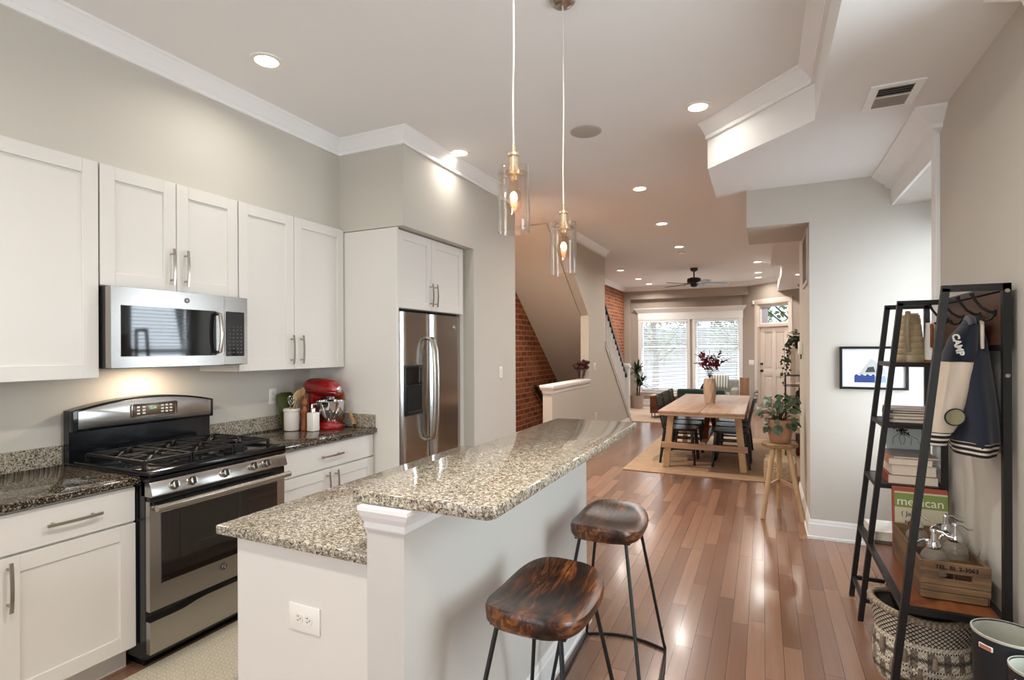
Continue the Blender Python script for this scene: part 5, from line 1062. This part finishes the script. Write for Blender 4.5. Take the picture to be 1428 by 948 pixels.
# ================================================================== DINING AREA
o = MB().box(-1.60, 0.86, 6.655, 9.75, 0.001, 0.011, 0.003, 1).build('dining_rug', M['jute'], org=(-0.4, 8.2, 0)); tag(o, 'large woven jute rug under the dining table', 'rug')
RZ = 0.0115
tbl = thing('dining_table', 'pale oak trestle dining table with split top on the jute rug', 'table', (-0.68, 7.9, RZ))
TX0, TX1, TY0, TY1, TZ = -1.155, -0.195, 6.60, 9.20, 0.76
for a, b in ((TX0, -0.678), (-0.674, TX1)):
    MB().box(a, b, TY0, TY1, TZ-0.028, TZ, 0.003).build('table_top', M['oak'], tbl)
w = MB(); w.box(TX0+0.02, TX1-0.02, TY0+0.35, TY0+0.39, TZ-0.10, TZ-0.028); w.box(TX0+0.02, TX1-0.02, TY1-0.39, TY1-0.35, TZ-0.10, TZ-0.028); w.box(TX0+0.07, TX0+0.10, TY0+0.39, TY1-0.39, TZ-0.09, TZ-0.028); w.box(TX1-0.10, TX1-0.07, TY0+0.39, TY1-0.39, TZ-0.09, TZ-0.028)
w.box(TX0+0.004, TX1-0.004, TY0+0.004, TY0+0.03, TZ-0.052, TZ-0.028)
w.build('apron', M['oak_x'], tbl)
for y in (TY0+0.42, TY1-0.42):
    for s in (-1, 1):
        xc = -0.675; m = MB(); m.bar((xc+s*0.385, y, TZ-0.03), (xc+s*0.452, y, RZ+0.004), 0.075, 0.05, up=(0, 1, 0)); m.build('leg', M['oak_z'], tbl)
    MB().box(-0.675-0.50, -0.675+0.50, y-0.018-0.03, y+0.018-0.03, 0.255, 0.325, 0.002, 1).build('cross_stretcher', M['oak_x'], tbl)
MB().box(-0.675-0.032, -0.675+0.032, TY0+0.33, TY1-0.33, 0.325, 0.355, 0.002, 1).build('long_stretcher', M['oak'], tbl)
for y, s in ((TY0+0.75, 1), (TY1-0.75, -1)):
    m = MB(); m.bar((-0.675, y-s*0.12, 0.34), (-0.675, y+s*0.25, TZ-0.06), 0.06, 0.04); m.build('diagonal_brace', M['redwood'], tbl)
# vase with burgundy leaves
vs = thing('vase', 'tall faceted pale wooden vase with glass neck on the dining table', 'vase', (-0.668, 7.78, TZ+0.001))
m = MB(); rg = []
for z, r, ph in ((0, 0.066, 0), (0.11, 0.080, 0.39), (0.22, 0.086, 0), (0.31, 0.080, 0.39), (0.335, 0.072, 0)): rg.append([(-0.668+r*math.cos(2*PI*k/8+ph), 7.78+r*math.sin(2*PI*k/8+ph), TZ+0.001+z) for k in range(8)])
mm = MB()
V = []; Fc = []
for r in rg: V += r
for i in range(4):
    for k in range(8):
        a, b, c, d = i*8+k, i*8+(k+1) % 8, (i+1)*8+k, (i+1)*8+(k+1) % 8
        if i % 2 == 0: Fc += [(a, b, c), (b, d, c)]
        else: Fc += [(a, d, c), (a, b, d)]
Fc += [tuple(range(7, -1, -1)), tuple(range(32, 40))]
mm.raw(V, Fc).build('body', wood('pale_vase_wood', '#b09880', '#c8b098', '#d6c0a8', 1.0, 'z', 0.5), vs, smooth=None)
m = MB(); m.lathe([(0.050, 0.335), (0.046, 0.36), (0.060, 0.385), (0.057, 0.385), (0.043, 0.36), (0.047, 0.337)], (-0.668, 7.78, TZ), 20, cap0=False, cap1=False); m.build('glass_neck', M['pane'], vs)
br = thing('leaf_branches', 'burgundy leafy branches standing in the wooden vase', 'branches', (-0.668, 7.78, TZ+0.34))
random.seed(21); st_, lf = MB(), MB()
def leaf(mb, p, d, up, ln, wd, cup=0.15):
    d = Vector(d).normalized(); sd = d.cross(Vector(up)); sd = sd.normalized() if sd.length > 1e-3 else d.orthogonal().normalized(); nn = sd.cross(d)
    p = Vector(p); P = [p, p+d*ln*0.35+sd*wd*0.5+nn*cup*wd, p+d*ln*0.75+sd*wd*0.38+nn*cup*wd, p+d*ln, p+d*ln*0.75-sd*wd*0.38+nn*cup*wd, p+d*ln*0.35-sd*wd*0.5+nn*cup*wd, p+d*ln*0.5]
    mb.raw([tuple(q) for q in P], [(0, 1, 6), (1, 2, 6), (2, 3, 6), (3, 4, 6), (4, 5, 6), (5, 0, 6)])
for k in range(13):
    a = 2*PI*k/13+random.uniform(-.2, .2); sp_ = random.uniform(0.06, 0.29); hh = random.uniform(0.12, 0.38)*(1.15-sp_*1.6)
    b = Vector((-0.668, 7.78, TZ+0.33)); e = b+Vector((sp_*math.cos(a), sp_*math.sin(a), 0.03+hh)); mid = b.lerp(e, 0.5)+Vector((0, 0, 0.05))
    st_.tube([b, mid, e], 0.003, 5)
    for i in range(14):
        t_ = 0.40+0.6*i/13; q = b.lerp(mid, t_*2) if t_ < 0.5 else mid.lerp(e, t_*2-1)
        dr_ = Vector((random.uniform(-1, 1), random.uniform(-1, 1), random.uniform(-0.3, 0.9))); leaf(lf, q, dr_, (0.3, 0.2, 1), random.uniform(0.05, 0.085), random.uniform(0.03, 0.05))
st_.build('stems', M['stem'], br); lf.build('leaves', M['berry'], br, smooth=None)
def make_chair(label):
    t = thing('dining_chair', label, 'chair', (0, 0, RZ), 'black dining chairs', world=False)
    m = MB(); rg = []
    for z, s in ((0.425, 0.95), (0.432, 1.0), (0.448, 1.0), (0.455, 0.97)): rg.append([(x*s, y*s, z) for x, y in sup(0.215, 0.215, 32, 4)])
    m.loft(rg); m.build('seat', M['black_wood'], t)
    for sx, sy in ((1, 1), (1, -1)):
        m = MB(); m.tube([(sx*0.165, sy*0.165, 0.43), (sx*0.185, sy*0.19, 0.22), (sx*0.205, sy*0.21, 0)], [0.020, 0.021, 0.015], 10); m.build('leg', M['black_wood'], t)
    for sy in (1, -1):
        m = MB(); m.tube([(-0.170, sy*0.170, 0.43), (-0.20, sy*0.190, 0.2), (-0.225, sy*0.205, 0)], [0.020, 0.020, 0.014], 10); m.build('leg', M['black_wood'], t)
    for sy in (1, -1):
        m = MB(); m.bar((0.18, sy*0.185, 0.19), (-0.20, sy*0.188, 0.19), 0.016, 0.022); m.build('side_stretcher', M['black_wood'], t)
    bk_ = []
    for i, y in enumerate((-0.185, -0.11, -0.037, 0.037, 0.11, 0.185)):
        end = i in (0, 5); m = MB(); m.bar((-0.185, y*0.95, 0.45), (-0.275, y, 0.84), 0.024 if end else 0.034, 0.022 if end else 0.010, up=(1, 0, 0)); m.build('back_post' if end else 'slat', M['black_wood'], t)
    m = MB(); P = []
    for i in range(9):
        u = -1+2*i/8; P.append((-0.275-0.025*(1-u*u)+0.012, u*0.215, 0.845))
    m.loft([[(p[0]-0.011, p[1], p[2]-0.035), (p[0]+0.011, p[1], p[2]-0.035), (p[0]-0.004, p[1], p[2]+0.03), (p[0]-0.024, p[1], p[2]+0.03)] for p in P]); m.build('top_rail', M['black_wood'], t)
    return t
ch = make_chair('black slat-back chair at the left side of the table, nearest the bar'); ch.location = (-1.01, 7.42, RZ)
copy_tree(ch, (-1.01, 7.93, RZ), R(-2), 'black slat-back chair in the middle of the table\'s left side')
copy_tree(ch, (-1.01, 8.44, RZ), R(2), 'black slat-back chair at the left side of the table, farthest from the bar')
copy_tree(ch, (-0.385, 7.42, RZ), R(180), 'black slat-back chair at the right side of the table, nearest the plant stool')
copy_tree(ch, (-0.385, 7.93, RZ), R(182), 'black slat-back chair in the middle of the table\'s right side')
copy_tree(ch, (-0.385, 8.44, RZ), R(178), 'black slat-back chair at the right side of the table, farthest from the bar')
# ---- plant stool with potted pilea
ps = thing('plant_stool', 'three-legged round wooden stool holding the potted plant beside the column', 'stool', (0.135, 5.42, 0))
SC = (0.125, 5.42)
m = MB(); m.lathe([(0, 0.618), (0.135, 0.618), (0.150, 0.626), (0.152, 0.648), (0.143, 0.656), (0, 0.656)], (SC[0], SC[1], 0), 36); m.build('seat', wood('weathered_stool_top', '#6a4e33', '#a27f58', '#cbb28e', 1.3, 'x', 0.55), ps)
for a in (R(-128), R(-38), R(90)):
    m = MB(); c_, s_ = math.cos(a), math.sin(a); m.tube([(SC[0]+0.085*c_, SC[1]+0.085*s_, 0.620), (SC[0]+0.225*c_, SC[1]+0.225*s_, 0.0)], [0.024, 0.021], 12); m.build('leg', M['oak_z'], ps)
for a0, a1 in ((R(-128), R(90)), (R(-38), R(90))):
    r_ = 0.085+0.14*0.55; z_ = 0.28; m = MB(); m.bar((SC[0]+r_*math.cos(a0), SC[1]+r_*math.sin(a0), z_), (SC[0]+r_*math.cos(a1), SC[1]+r_*math.sin(a1), z_), 0.018, 0.032); m.build('stretcher', M['oak_x'], ps)
pp = thing('potted_pilea', 'round-leaved green plant in a pale terracotta pot on the wooden stool', 'potted plant', (SC[0]+0.005, SC[1]+0.01, 0.6575))
PC = (SC[0]+0.005, SC[1]+0.01, 0.6575)
m = MB(); m.lathe([(0, 0), (0.078, 0), (0.084, 0.006), (0.112, 0.165), (0.117, 0.195), (0.118, 0.205), (0.112, 0.206), (0.106, 0.175), (0, 0.170)], PC, 36); m.build('pot', M['terra'], pp)
m = MB(); m.lathe([(0, 0.172), (0.103, 0.172), (0.06, 0.182), (0, 0.184)], PC, 20); m.build('soil', M['soil'], pp)
random.seed(5); st_, lf = MB(), MB()
def disc_leaf(mb, c, nrm, r):
    n_ = Vector(nrm).normalized(); u = n_.orthogonal().normalized(); v = n_.cross(u); c = Vector(c); P = [tuple(c-n_*r*0.12)]
    for k in range(12): a = 2*PI*k/12; P.append(tuple(c+u*r*math.cos(a)+v*r*0.92*math.sin(a)+n_*r*0.08*math.cos(2*a)))
    mb.raw(P, [(0, 1+k, 1+(k+1) % 12) for k in range(12)])
for k in range(74):
    a = random.uniform(0, 2*PI); e = random.uniform(-0.25, 1.35); rr = random.uniform(0.15, 0.25); b = Vector((PC[0]+random.uniform(-.03, .03), PC[1]+random.uniform(-.03, .03), PC[2]+0.18))
    q = Vector((min(0.285, PC[0]+rr*math.cos(a)*max(0.25, math.cos(e))), PC[1]+rr*math.sin(a)*max(0.25, math.cos(e))*0.9, PC[2]+0.20+rr*1.0*math.sin(e)*(1.0 if e > 0 else 1.4)))
    st_.tube([b, b.lerp(q, 0.55)+Vector((0, 0, 0.05)), q], 0.0022, 5)
    disc_leaf(lf, q, Vector((math.cos(a)*0.7, math.sin(a)*0.7-0.35, 0.6)), random.uniform(0.020, 0.034))
for x_, y_, z_, r_ in ((-0.02, -0.125, 0.125, 0.045), (0.11, -0.07, 0.15, 0.042), (-0.125, -0.05, 0.11, 0.034), (-0.095, -0.08, 0.12, 0.030)):
    q = Vector((PC[0]+x_, PC[1]+y_, PC[2]+z_)); st_.tube([Vector((PC[0]+x_*0.5, PC[1]+y_*0.5, PC[2]+0.19)), Vector((PC[0]+x_*0.95, PC[1]+y_*0.95, PC[2]+0.215)), q], 0.0022, 5); disc_leaf(lf, q, Vector((x_, y_-0.03, 0.03)), r_)
st_.build('stems', M['stem'], pp); lf.build('leaves', M['leaf2'], pp, smooth=None)
def scribble():
    t = NT('scribble_weave'); n = t.noise(22, 3, 0.6, None, 1.5); f = t.math('SINE', t.math('MULTIPLY', n, 60.0)); k = t.math('GREATER_THAN', f, 0.5)
    return t.out(t.mix(k, t.mix(t.noise(90, 2), '#c4b08f', '#dccbb0'), '#6e573b'), 0.9)
o = MB().box(-0.005, 0.325, 6.68, 7.10, RZ+0.0005, 0.245, 0.02, 3).build('pouf', scribble(), org=(0.16, 6.9, RZ)); tag(o, 'low square patterned pouf behind the plant stool', 'pouf')
# ---- dried flowers on the pony wall
dv = thing('dried_bouquet', 'dark dried flower bunch in a small glass on the pony wall cap', 'flowers', (SW-0.055, 7.72, 1.046))
m = MB(); m.lathe([(0, 0), (0.055, 0), (0.06, 0.01), (0.062, 0.15), (0.058, 0.15), (0.055, 0.015), (0, 0.01)], (SW-0.055, 7.72, 1.046), 18); m.build('glass', M['pane'], dv)
random.seed(9); st_, fl = MB(), MB()
for k in range(30):
    a = random.uniform(0, 2*PI); r_ = random.uniform(0.02, 0.15); q = Vector((SW-0.055+r_*math.cos(a)*0.8, 7.72+r_*math.sin(a), 1.046+random.uniform(0.17, 0.275)))
    st_.tube([(SW-0.055+0.03*math.cos(a), 7.72+0.03*math.sin(a), 1.06), tuple(q)], 0.003, 5); fl.sphere(tuple(q), random.uniform(0.026, 0.040), 8, 6, sz=0.8)
st_.build('stems', M['dried'], dv); fl.build('flower_heads', M['dried'], dv)
# ================================================================== FRONT ROOM
o = MB().box(-3.02, -0.55, 11.1, 13.9, 0.001, 0.012, 0.004, 1).build('living_room_rug', M['rug2'], org=(-1.8, 12.5, 0)); tag(o, 'pale patterned rug in the front room before the windows', 'rug')
LZ = 0.0125
sb = thing('sideboard', 'low reddish wooden chest behind the left dining chairs', 'chest', (-1.98, 11.9, LZ))
m = MB(); m.box(-2.22, -1.70, 11.75, 12.2, LZ+0.10, LZ+0.46, 0.006); m.build('body', M['redwood'], sb)
m = MB(); m.box(-2.23, -1.69, 11.74, 12.21, LZ+0.46, LZ+0.48, 0.004); m.build('top', M['oak_x'], sb)
for x in (-2.19, -1.73):
    for y in (11.79, 12.16): m = MB(); m.bar((x, y, LZ), (x, y, LZ+0.1), 0.016); m.build('leg', M['black_metal'], sb)
def sofa(name, label, x0, x1, y0, y1, back, mat, hb, rz=0.0):
    """back: 'y0' (backrest towards the camera)"""
    t = thing(name, label, 'sofa' if x1-x0 > 1.1 else 'armchair', ((x0+x1)/2, (y0+y1)/2, LZ))
    m = MB(); m.box(x0, x1, y0, y1, LZ+0.12, LZ+0.30, 0.02); m.build('base', mat, t)
    yb0, yb1 = (y0, y0+0.2) if back == 'y0' else (y1-0.2, y1)
    m = MB(); m.box(x0, x1, yb0, yb1, LZ+0.28, LZ+hb, 0.05, 3); m.build('backrest', mat, t)
    for a in (x0, x1-0.16): m = MB(); m.box(a, a+0.16, y0+0.02, y1-0.02, LZ+0.25, LZ+0.55, 0.05, 3); m.build('arm', mat, t)
    n = 2 if x1-x0 > 1.1 else 1; ww = (x1-x0-0.34)/n
    for k in range(n): m = MB(); m.box(x0+0.17+k*ww, x0+0.17+(k+1)*ww-0.01, y0+(0.2 if back == 'y0' else 0.0), y1-(0.0 if back == 'y0' else 0.2), LZ+0.30, LZ+0.44, 0.04, 3); m.build('seat_cushion', mat, t)
    for a in (x0+0.06, x1-0.06):
        for b in (y0+0.06, y1-0.06): m = MB(); m.tube([(a, b, LZ), (a, b, LZ+0.13)], [0.014, 0.022], 8); m.build('leg', M['black_wood'], t)
    return t
sofa('sofa', 'dark green sofa seen from behind, beyond the dining table', -1.62, -0.70, 11.45, 12.30, 'y0', M['green_velvet'], 0.66)
sofa('armchair', 'pale grey armchair with striped cushion below the right window', -1.32, -0.54, 13.35, 14.1, 'y1', M['grey_fab'], 0.74)
m = MB(); m.box(-0.2, 0.2, -0.06, 0.06, -0.17, 0.17, 0.055, 3, M=Matrix.Translation((-0.95, 13.66, 0.70)) @ Matrix.Rotation(R(-22), 4, 'X')); o = m.build('striped_cushion', stripes('striped_cushion_cloth', 0, 0.06, 0.5, '#d6d6cf', '#7f867f'), org=(-0.95, 13.62, 0.5)); tag(o, 'pale striped cushion on the grey armchair', 'cushion')
m = MB(); m.box(-0.17, 0.17, -0.05, 0.05, -0.14, 0.14, 0.045, 3, M=Matrix.Translation((-1.06, 12.02, 0.60)) @ Matrix.Rotation(R(18), 4, 'X') @ Matrix.Rotation(R(25), 4, 'Y')); o = m.build('dark_cushion', M['navy'], org=(-1.06, 12.0, 0.5)); tag(o, 'dark cushion propped on the green sofa', 'cushion')
m = MB(); rg = []
for z, s in ((0, 0.9), (0.02, 1.0), (0.80, 1.0), (0.815, 0.95)): rg.append([(-0.405+0.10*s*math.cos(2*PI*k/24)*1.0, 13.45+0.10*s*math.sin(2*PI*k/24), LZ+z) for k in range(24)])
m.loft(rg); o = m.build('wooden_pedestal', wood('tan_pedestal_wood', '#7d5c45', '#9b7a60', '#ad8c70', 1.0, 'z', 0.5), org=(-0.42, 13.45, LZ)); tag(o, 'tall tan wooden pedestal right of the armchair, below the window', 'pedestal')
# dracaena in a pot by the left window
dp_ = thing('dracaena_plant', 'spiky green dracaena in a pale pot at the left window', 'potted plant', (-2.88, 13.55, LZ)); DC_ = (-2.88, 13.55, LZ)
m = MB(); m.lathe([(0, 0), (0.13, 0), (0.14, 0.01), (0.165, 0.30), (0.17, 0.32), (0.155, 0.32), (0.15, 0.28), (0, 0.28)], DC_, 28); m.build('pot', plain('pale_grey_pot', '#a99b8d', 0.7), dp_)
m = MB(); m.tube([(DC_[0], DC_[1], 0.28), (DC_[0]+0.02, DC_[1], 0.6), (DC_[0], DC_[1]+0.02, 0.95)], 0.02, 8); m.tube([(DC_[0]+0.05, DC_[1], 0.28), (DC_[0]+0.08, DC_[1], 0.7)], 0.016, 8); m.build('cane', M['stem'], dp_)
random.seed(3); lf = MB()
for cx, cy, cz, n_, ln in ((DC_[0], DC_[1]+0.02, 0.98, 64, 0.50), (DC_[0]+0.08, DC_[1], 0.68, 56, 0.48)):
    for k in range(n_):
        a = random.uniform(0, 2*PI); e = random.uniform(-0.1, 1.35); l_ = ln*random.uniform(0.7, 1.05); d0 = Vector((math.cos(a)*math.cos(e), math.sin(a)*math.cos(e), math.sin(e))); sd = Vector((-math.sin(a), math.cos(a), 0)); P = []; b = Vector((cx, cy, cz-random.uniform(0, 0.12)))
        for i in range(6):
            u = i/5; q = b+d0*l_*u+Vector((0, 0, -0.22*l_*u*u*1.6)); wv_ = 0.026*(1-u)**0.6+0.001; P += [tuple(q+sd*wv_), tuple(q-sd*wv_)]
        lf.raw(P, [(2*i, 2*i+1, 2*i+3, 2*i+2) for i in range(5)])
lf.build('leaves', M['leaf'], dp_, smooth=None)
# white cube shelf with books by the foot of the stairs
cs = thing('white_cubby', 'white open shelf unit beyond the newel post', 'shelf', (-3.12, 12.3, LZ))
w = MB(); x0, x1, y0, y1 = -3.38, -2.93, 12.05, 12.6
w.box(x0, x1, y0, y0+0.02, LZ, 0.72); w.box(x0, x1, y1-0.02, y1, LZ, 0.72)
for z in (0.02, 0.25, 0.48, 0.70): w.box(x0, x1, y0+0.02, y1-0.02, LZ+z-0.01, LZ+z+0.01)
w.box(x0, x0+0.01, y0+0.02, y1-0.02, LZ, 0.71); w.build('carcass', M['trim'], cs)
for k, (z, c, nm) in enumerate(((0.045, '#8a8d94', 'grey'), (0.275, '#4a5a72', 'blue'), (0.505, '#d6cfc4', 'cream'))):
    o = MB().box(x0+0.03, x1-0.03, y0+0.03, y1-0.04, LZ+z-0.012, LZ+z+0.15, 0.01).build('storage_box', plain(nm+'_box', c, 0.7), org=((x0+x1)/2, (y0+y1)/2, LZ+z)); tag(o, nm+' storage box in the white shelf beyond the newel', 'box')
pf = thing('photo_frame', 'small white-framed picture standing on the white shelf by the brick wall', 'picture frame', (-3.15, 12.3, 0.735)); m = MB(); m.box(-3.28, -3.02, 12.29, 12.31, 0.735, 1.10, 0.004); m.build('frame', M['white_plastic'], pf); m = MB(); m.box(-3.24, -3.06, 12.286, 12.29, 0.79, 1.045); m.build('picture', plain('blue_grey_print', '#a9b4ba', 0.7, var=0.2), pf)
# open shelf by the column with plants
us = thing('display_shelf', 'pale wooden display shelf with plants beside the front door', 'shelf', (0.62, 8.55, RZ))
ux0, ux1, uy0, uy1 = 0.345, 0.86, 8.35, 8.75
for x in (ux0, ux1-0.04):
    for y in (uy0, uy1-0.04): MB().box(x, x+0.045, y, y+0.04, RZ, 1.46, 0.002, 1).build('post', plain('pale_shelf_paint', '#cbb9a4', 0.5), us) if 'pale_shelf_paint' not in bpy.data.materials else MB().box(x, x+0.045, y, y+0.04, RZ, 1.46, 0.002, 1).build('post', bpy.data.materials['pale_shelf_paint'], us)
for z in (0.36, 0.66, 0.98, 1.46): MB().box(ux0-0.01, ux1, uy0-0.01, uy1, z, z+0.03, 0.002, 1).build('shelf_board', bpy.data.materials['pale_shelf_paint'], us)
wr = thing('wire_rack', 'black wire rack of bottles in front of the display shelf', 'rack', (0.30, 8.1, RZ)); m = MB(); wx0, wx1, wy0, wy1 = 0.262, 0.62, 8.0, 8.25
for x in (wx0, wx1):
    for y in (wy0, wy1): m.tube([(x, y, RZ), (x, y, 1.14)], 0.006, 6)
m.build('upright', M['black_metal'], wr); m = MB()
for z in (0.25, 0.45, 0.65, 0.85, 1.0, 1.135):
    m.tube([(wx0, wy0, z), (wx1, wy0, z), (wx1, wy1, z), (wx0, wy1, z)], 0.005, 6, True)
    for i in range(1, 5): x = wx0+(wx1-wx0)*i/5; m.tube([(x, wy0, z), (x, wy1, z)], 0.003, 5)
m.build('wire_shelf', M['black_metal'], wr)
for k, (x, z, c, nm) in enumerate(((0.38, 0.655, '#2a2523', 'dark'), (0.50, 0.655, '#55605a', 'grey green'), (0.43, 0.855, '#3a2a22', 'brown'), (0.55, 0.855, '#8f9793', 'pale grey'), (0.50, 1.005, '#20211f', 'black'))):
    hh = 0.10 if z < 1 else 0.09
    m = MB(); m.lathe([(0, 0), (0.035, 0), (0.036, hh*0.7), (0.014, hh*0.85), (0.014, hh*1.2), (0, hh*1.2)], (x, 8.12, z+0.005), 14); o = m.build('bottle', plain(nm.replace(' ', '_')+'_bottle', c, 0.2), org=(x, 8.12, z+0.005)); tag(o, nm+' bottle standing on the black wire rack', 'bottle')
def shelf_plant(name, label, c, trail):
    t = thing(name, label, 'potted plant', c); m = MB(); m.lathe([(0, 0), (0.065, 0), (0.085, 0.13), (0.088, 0.14), (0.078, 0.14), (0, 0.12)], c, 20); m.build('pot', M['black_plastic'], t)
    random.seed(17); lf, st_ = MB(), MB()
    for k in range(70):
        a = random.uniform(0, 2*PI); r_ = random.uniform(0.0, 0.13); q = Vector((c[0]+r_*math.cos(a), c[1]+r_*math.sin(a), c[2]+0.13+random.uniform(0.0, 0.13)*(1-r_*3))); leaf(lf, q, (math.cos(a), math.sin(a), random.uniform(-0.2, 0.9)), (0.1, 0.1, 1), 0.06, 0.035)
    for j, (dx, dy, ln) in enumerate(trail):
        P = [Vector((c[0], c[1], c[2]+0.14)), Vector((c[0]+dx*0.5, c[1]+dy*0.5, c[2]+0.17)), Vector((c[0]+dx*0.9, c[1]+dy, c[2]+0.02)), Vector((c[0]+dx+0.03*math.sin(j), c[1]+dy, c[2]-ln*0.5)), Vector((c[0]+dx*1.15, c[1]+dy, c[2]-ln))]; st_.tube(P, 0.003, 5)
        for i in range(26):
            u = random.uniform(0.5, 3.99); k = int(u); q = P[k].lerp(P[k+1], u-k); leaf(lf, q+Vector((random.uniform(-.03, .03), random.uniform(-.02, .02), 0)), (random.uniform(-1, 1), random.uniform(-1, 0.3), random.uniform(-1, 0.3)), (0, 1, 0.2), 0.045, 0.03)
    st_.build('vines', M['stem'], t); lf.build('leaves', M['leaf'], t, smooth=None)
shelf_plant('trailing_plant', 'trailing green plant in a black pot on top of the display shelf', (0.46, 8.45, 1.491), [(-0.16, -0.05, 0.35), (-0.19, -0.02, 0.52), (-0.22, 0.02, 0.42), (-0.14, -0.08, 0.2)])
m = MB(); m.lathe([(0, 0), (0.05, 0), (0.065, 0.05), (0.06, 0.16), (0.03, 0.22), (0.035, 0.26), (0, 0.26)], (0.50, 8.5, 1.011), 18); o = m.build('grey_vase', plain('grey_white_glaze', '#9ba09c', 0.3, var=0.15), org=(0.50, 8.5, 1.011)); tag(o, 'grey glazed vase on the upper board of the display shelf', 'vase')
m = MB(); m.lathe([(0, 0), (0.06, 0), (0.075, 0.10), (0.07, 0.2), (0, 0.21)], (0.47, 8.5, 0.691), 18); o = m.build('dark_pot', plain('dark_glaze', '#26272a', 0.3), org=(0.47, 8.5, 0.691)); tag(o, 'dark glazed pot on the middle board of the display shelf', 'pot')
o = MB().box(0.40, 0.80, 8.42, 8.70, RZ+0.001, 0.30, 0.01).build('storage_basket', M['redwood'], org=(0.6, 8.55, RZ)); tag(o, 'reddish brown box under the display shelf', 'box')
# ================================================================== BLINDS
def blind(name, label, FM, w_, h_, tilt, pitch=0.046, depth=0.05):
    """FM: x along the window, y up, z towards the room; origin at the top left"""
    t = thing(name, label, 'window blind', tuple(FM.translation)); m = MB(FM); m.box(0, w_, -0.055, 0, -0.025, 0.03, 0.003, 1); m.build('head_rail', M['slat'], t)
    m = MB(FM); n = int((h_-0.08)/pitch)
    for k in range(n):
        SM = Matrix.Translation((w_/2, -0.075-k*pitch, 0)) @ Matrix.Rotation(R(tilt), 4, 'X'); m.box(-w_/2+0.004, w_/2-0.004, -0.0012, 0.0012, -depth/2, depth/2, M=SM)
    m.build('slats', M['slat'], t)
    m = MB(FM); m.box(0.003, w_-0.003, -0.075-n*pitch-0.012, -0.075-n*pitch+0.006, -0.025, 0.025, 0.003, 1); m.build('bottom_rail', M['slat'], t)
    m = MB(FM)
    for u in (0.14, 0.86):
        for d in (-depth/2, depth/2): m.tube([(w_*u, -0.05, d), (w_*u, -0.075-n*pitch, d)], 0.0012, 4)
    m.build('ladder_cord', M['slat'], t)
for (a, b, lab) in ((WX0, WX1, 'white horizontal blind in the left front window'), (WX2, WX3, 'white horizontal blind in the right front window')):
    blind('window_blind', lab, frame((a+0.012, 14.612, WZ1-0.01), (1, 0, 0), (0, 0, 1)), b-a-0.024, WZ1-WZ0-0.02, 17)
blind('window_blind', 'white horizontal blind in the side window of the alcove', frame((1.285, 4.79, 2.46), (0, -1, 0), (0, 0, 1)), 0.90, 1.85, 18)
# ================================================================== BEYOND THE WINDOWS
def tree(x, y, h, r, label, seed, n=900, z0=-0.45, trunk=True):
    t = thing('street_tree', label, 'tree', (x, y, z0), 'trees outside the windows'); random.seed(seed)
    m = MB(); m.tube([(x, y, z0), (x+0.05, y, z0+h*0.35), (x-0.05, y, z0+h*0.7)], [0.14, 0.10, 0.05], 8)
    for k in range(7): a = k*0.9; m.tube([(x, y, z0+h*(0.3+0.05*k)), (x+r*0.7*math.cos(a), y+r*0.7*math.sin(a), z0+h*(0.5+0.06*k))], [0.04, 0.015], 6)
    m.build('trunk', M['stem'], t); lf = MB()
    for k in range(n):
        a = random.uniform(0, 2*PI); e = math.asin(random.uniform(-1, 1)); q = r*random.uniform(0.3, 1)**0.5; p = Vector((x+q*math.cos(a)*math.cos(e), y+q*math.sin(a)*math.cos(e), z0+h*0.66+q*1.15*math.sin(e))); leaf(lf, p, (random.uniform(-1, 1), random.uniform(-1, 1), random.uniform(-1, 0.6)), (0, 0, 1), 0.2, 0.12)
    lf.build('foliage', M['leaf3'], t, smooth=None)
tree(-3.6, 20.0, 4.6, 1.6, 'leafy street tree seen through the left front window', 1); tree(1.2, 18.6, 4.6, 1.7, 'leafy street tree seen through the door transom', 2); tree(-1.0, 25.0, 4.2, 1.4, 'leafy street tree seen through the right front window', 3)
tree(3.6, 5.2, 3.2, 1.0, 'leafy garden tree beyond the side window', 4, 500, 0.0)
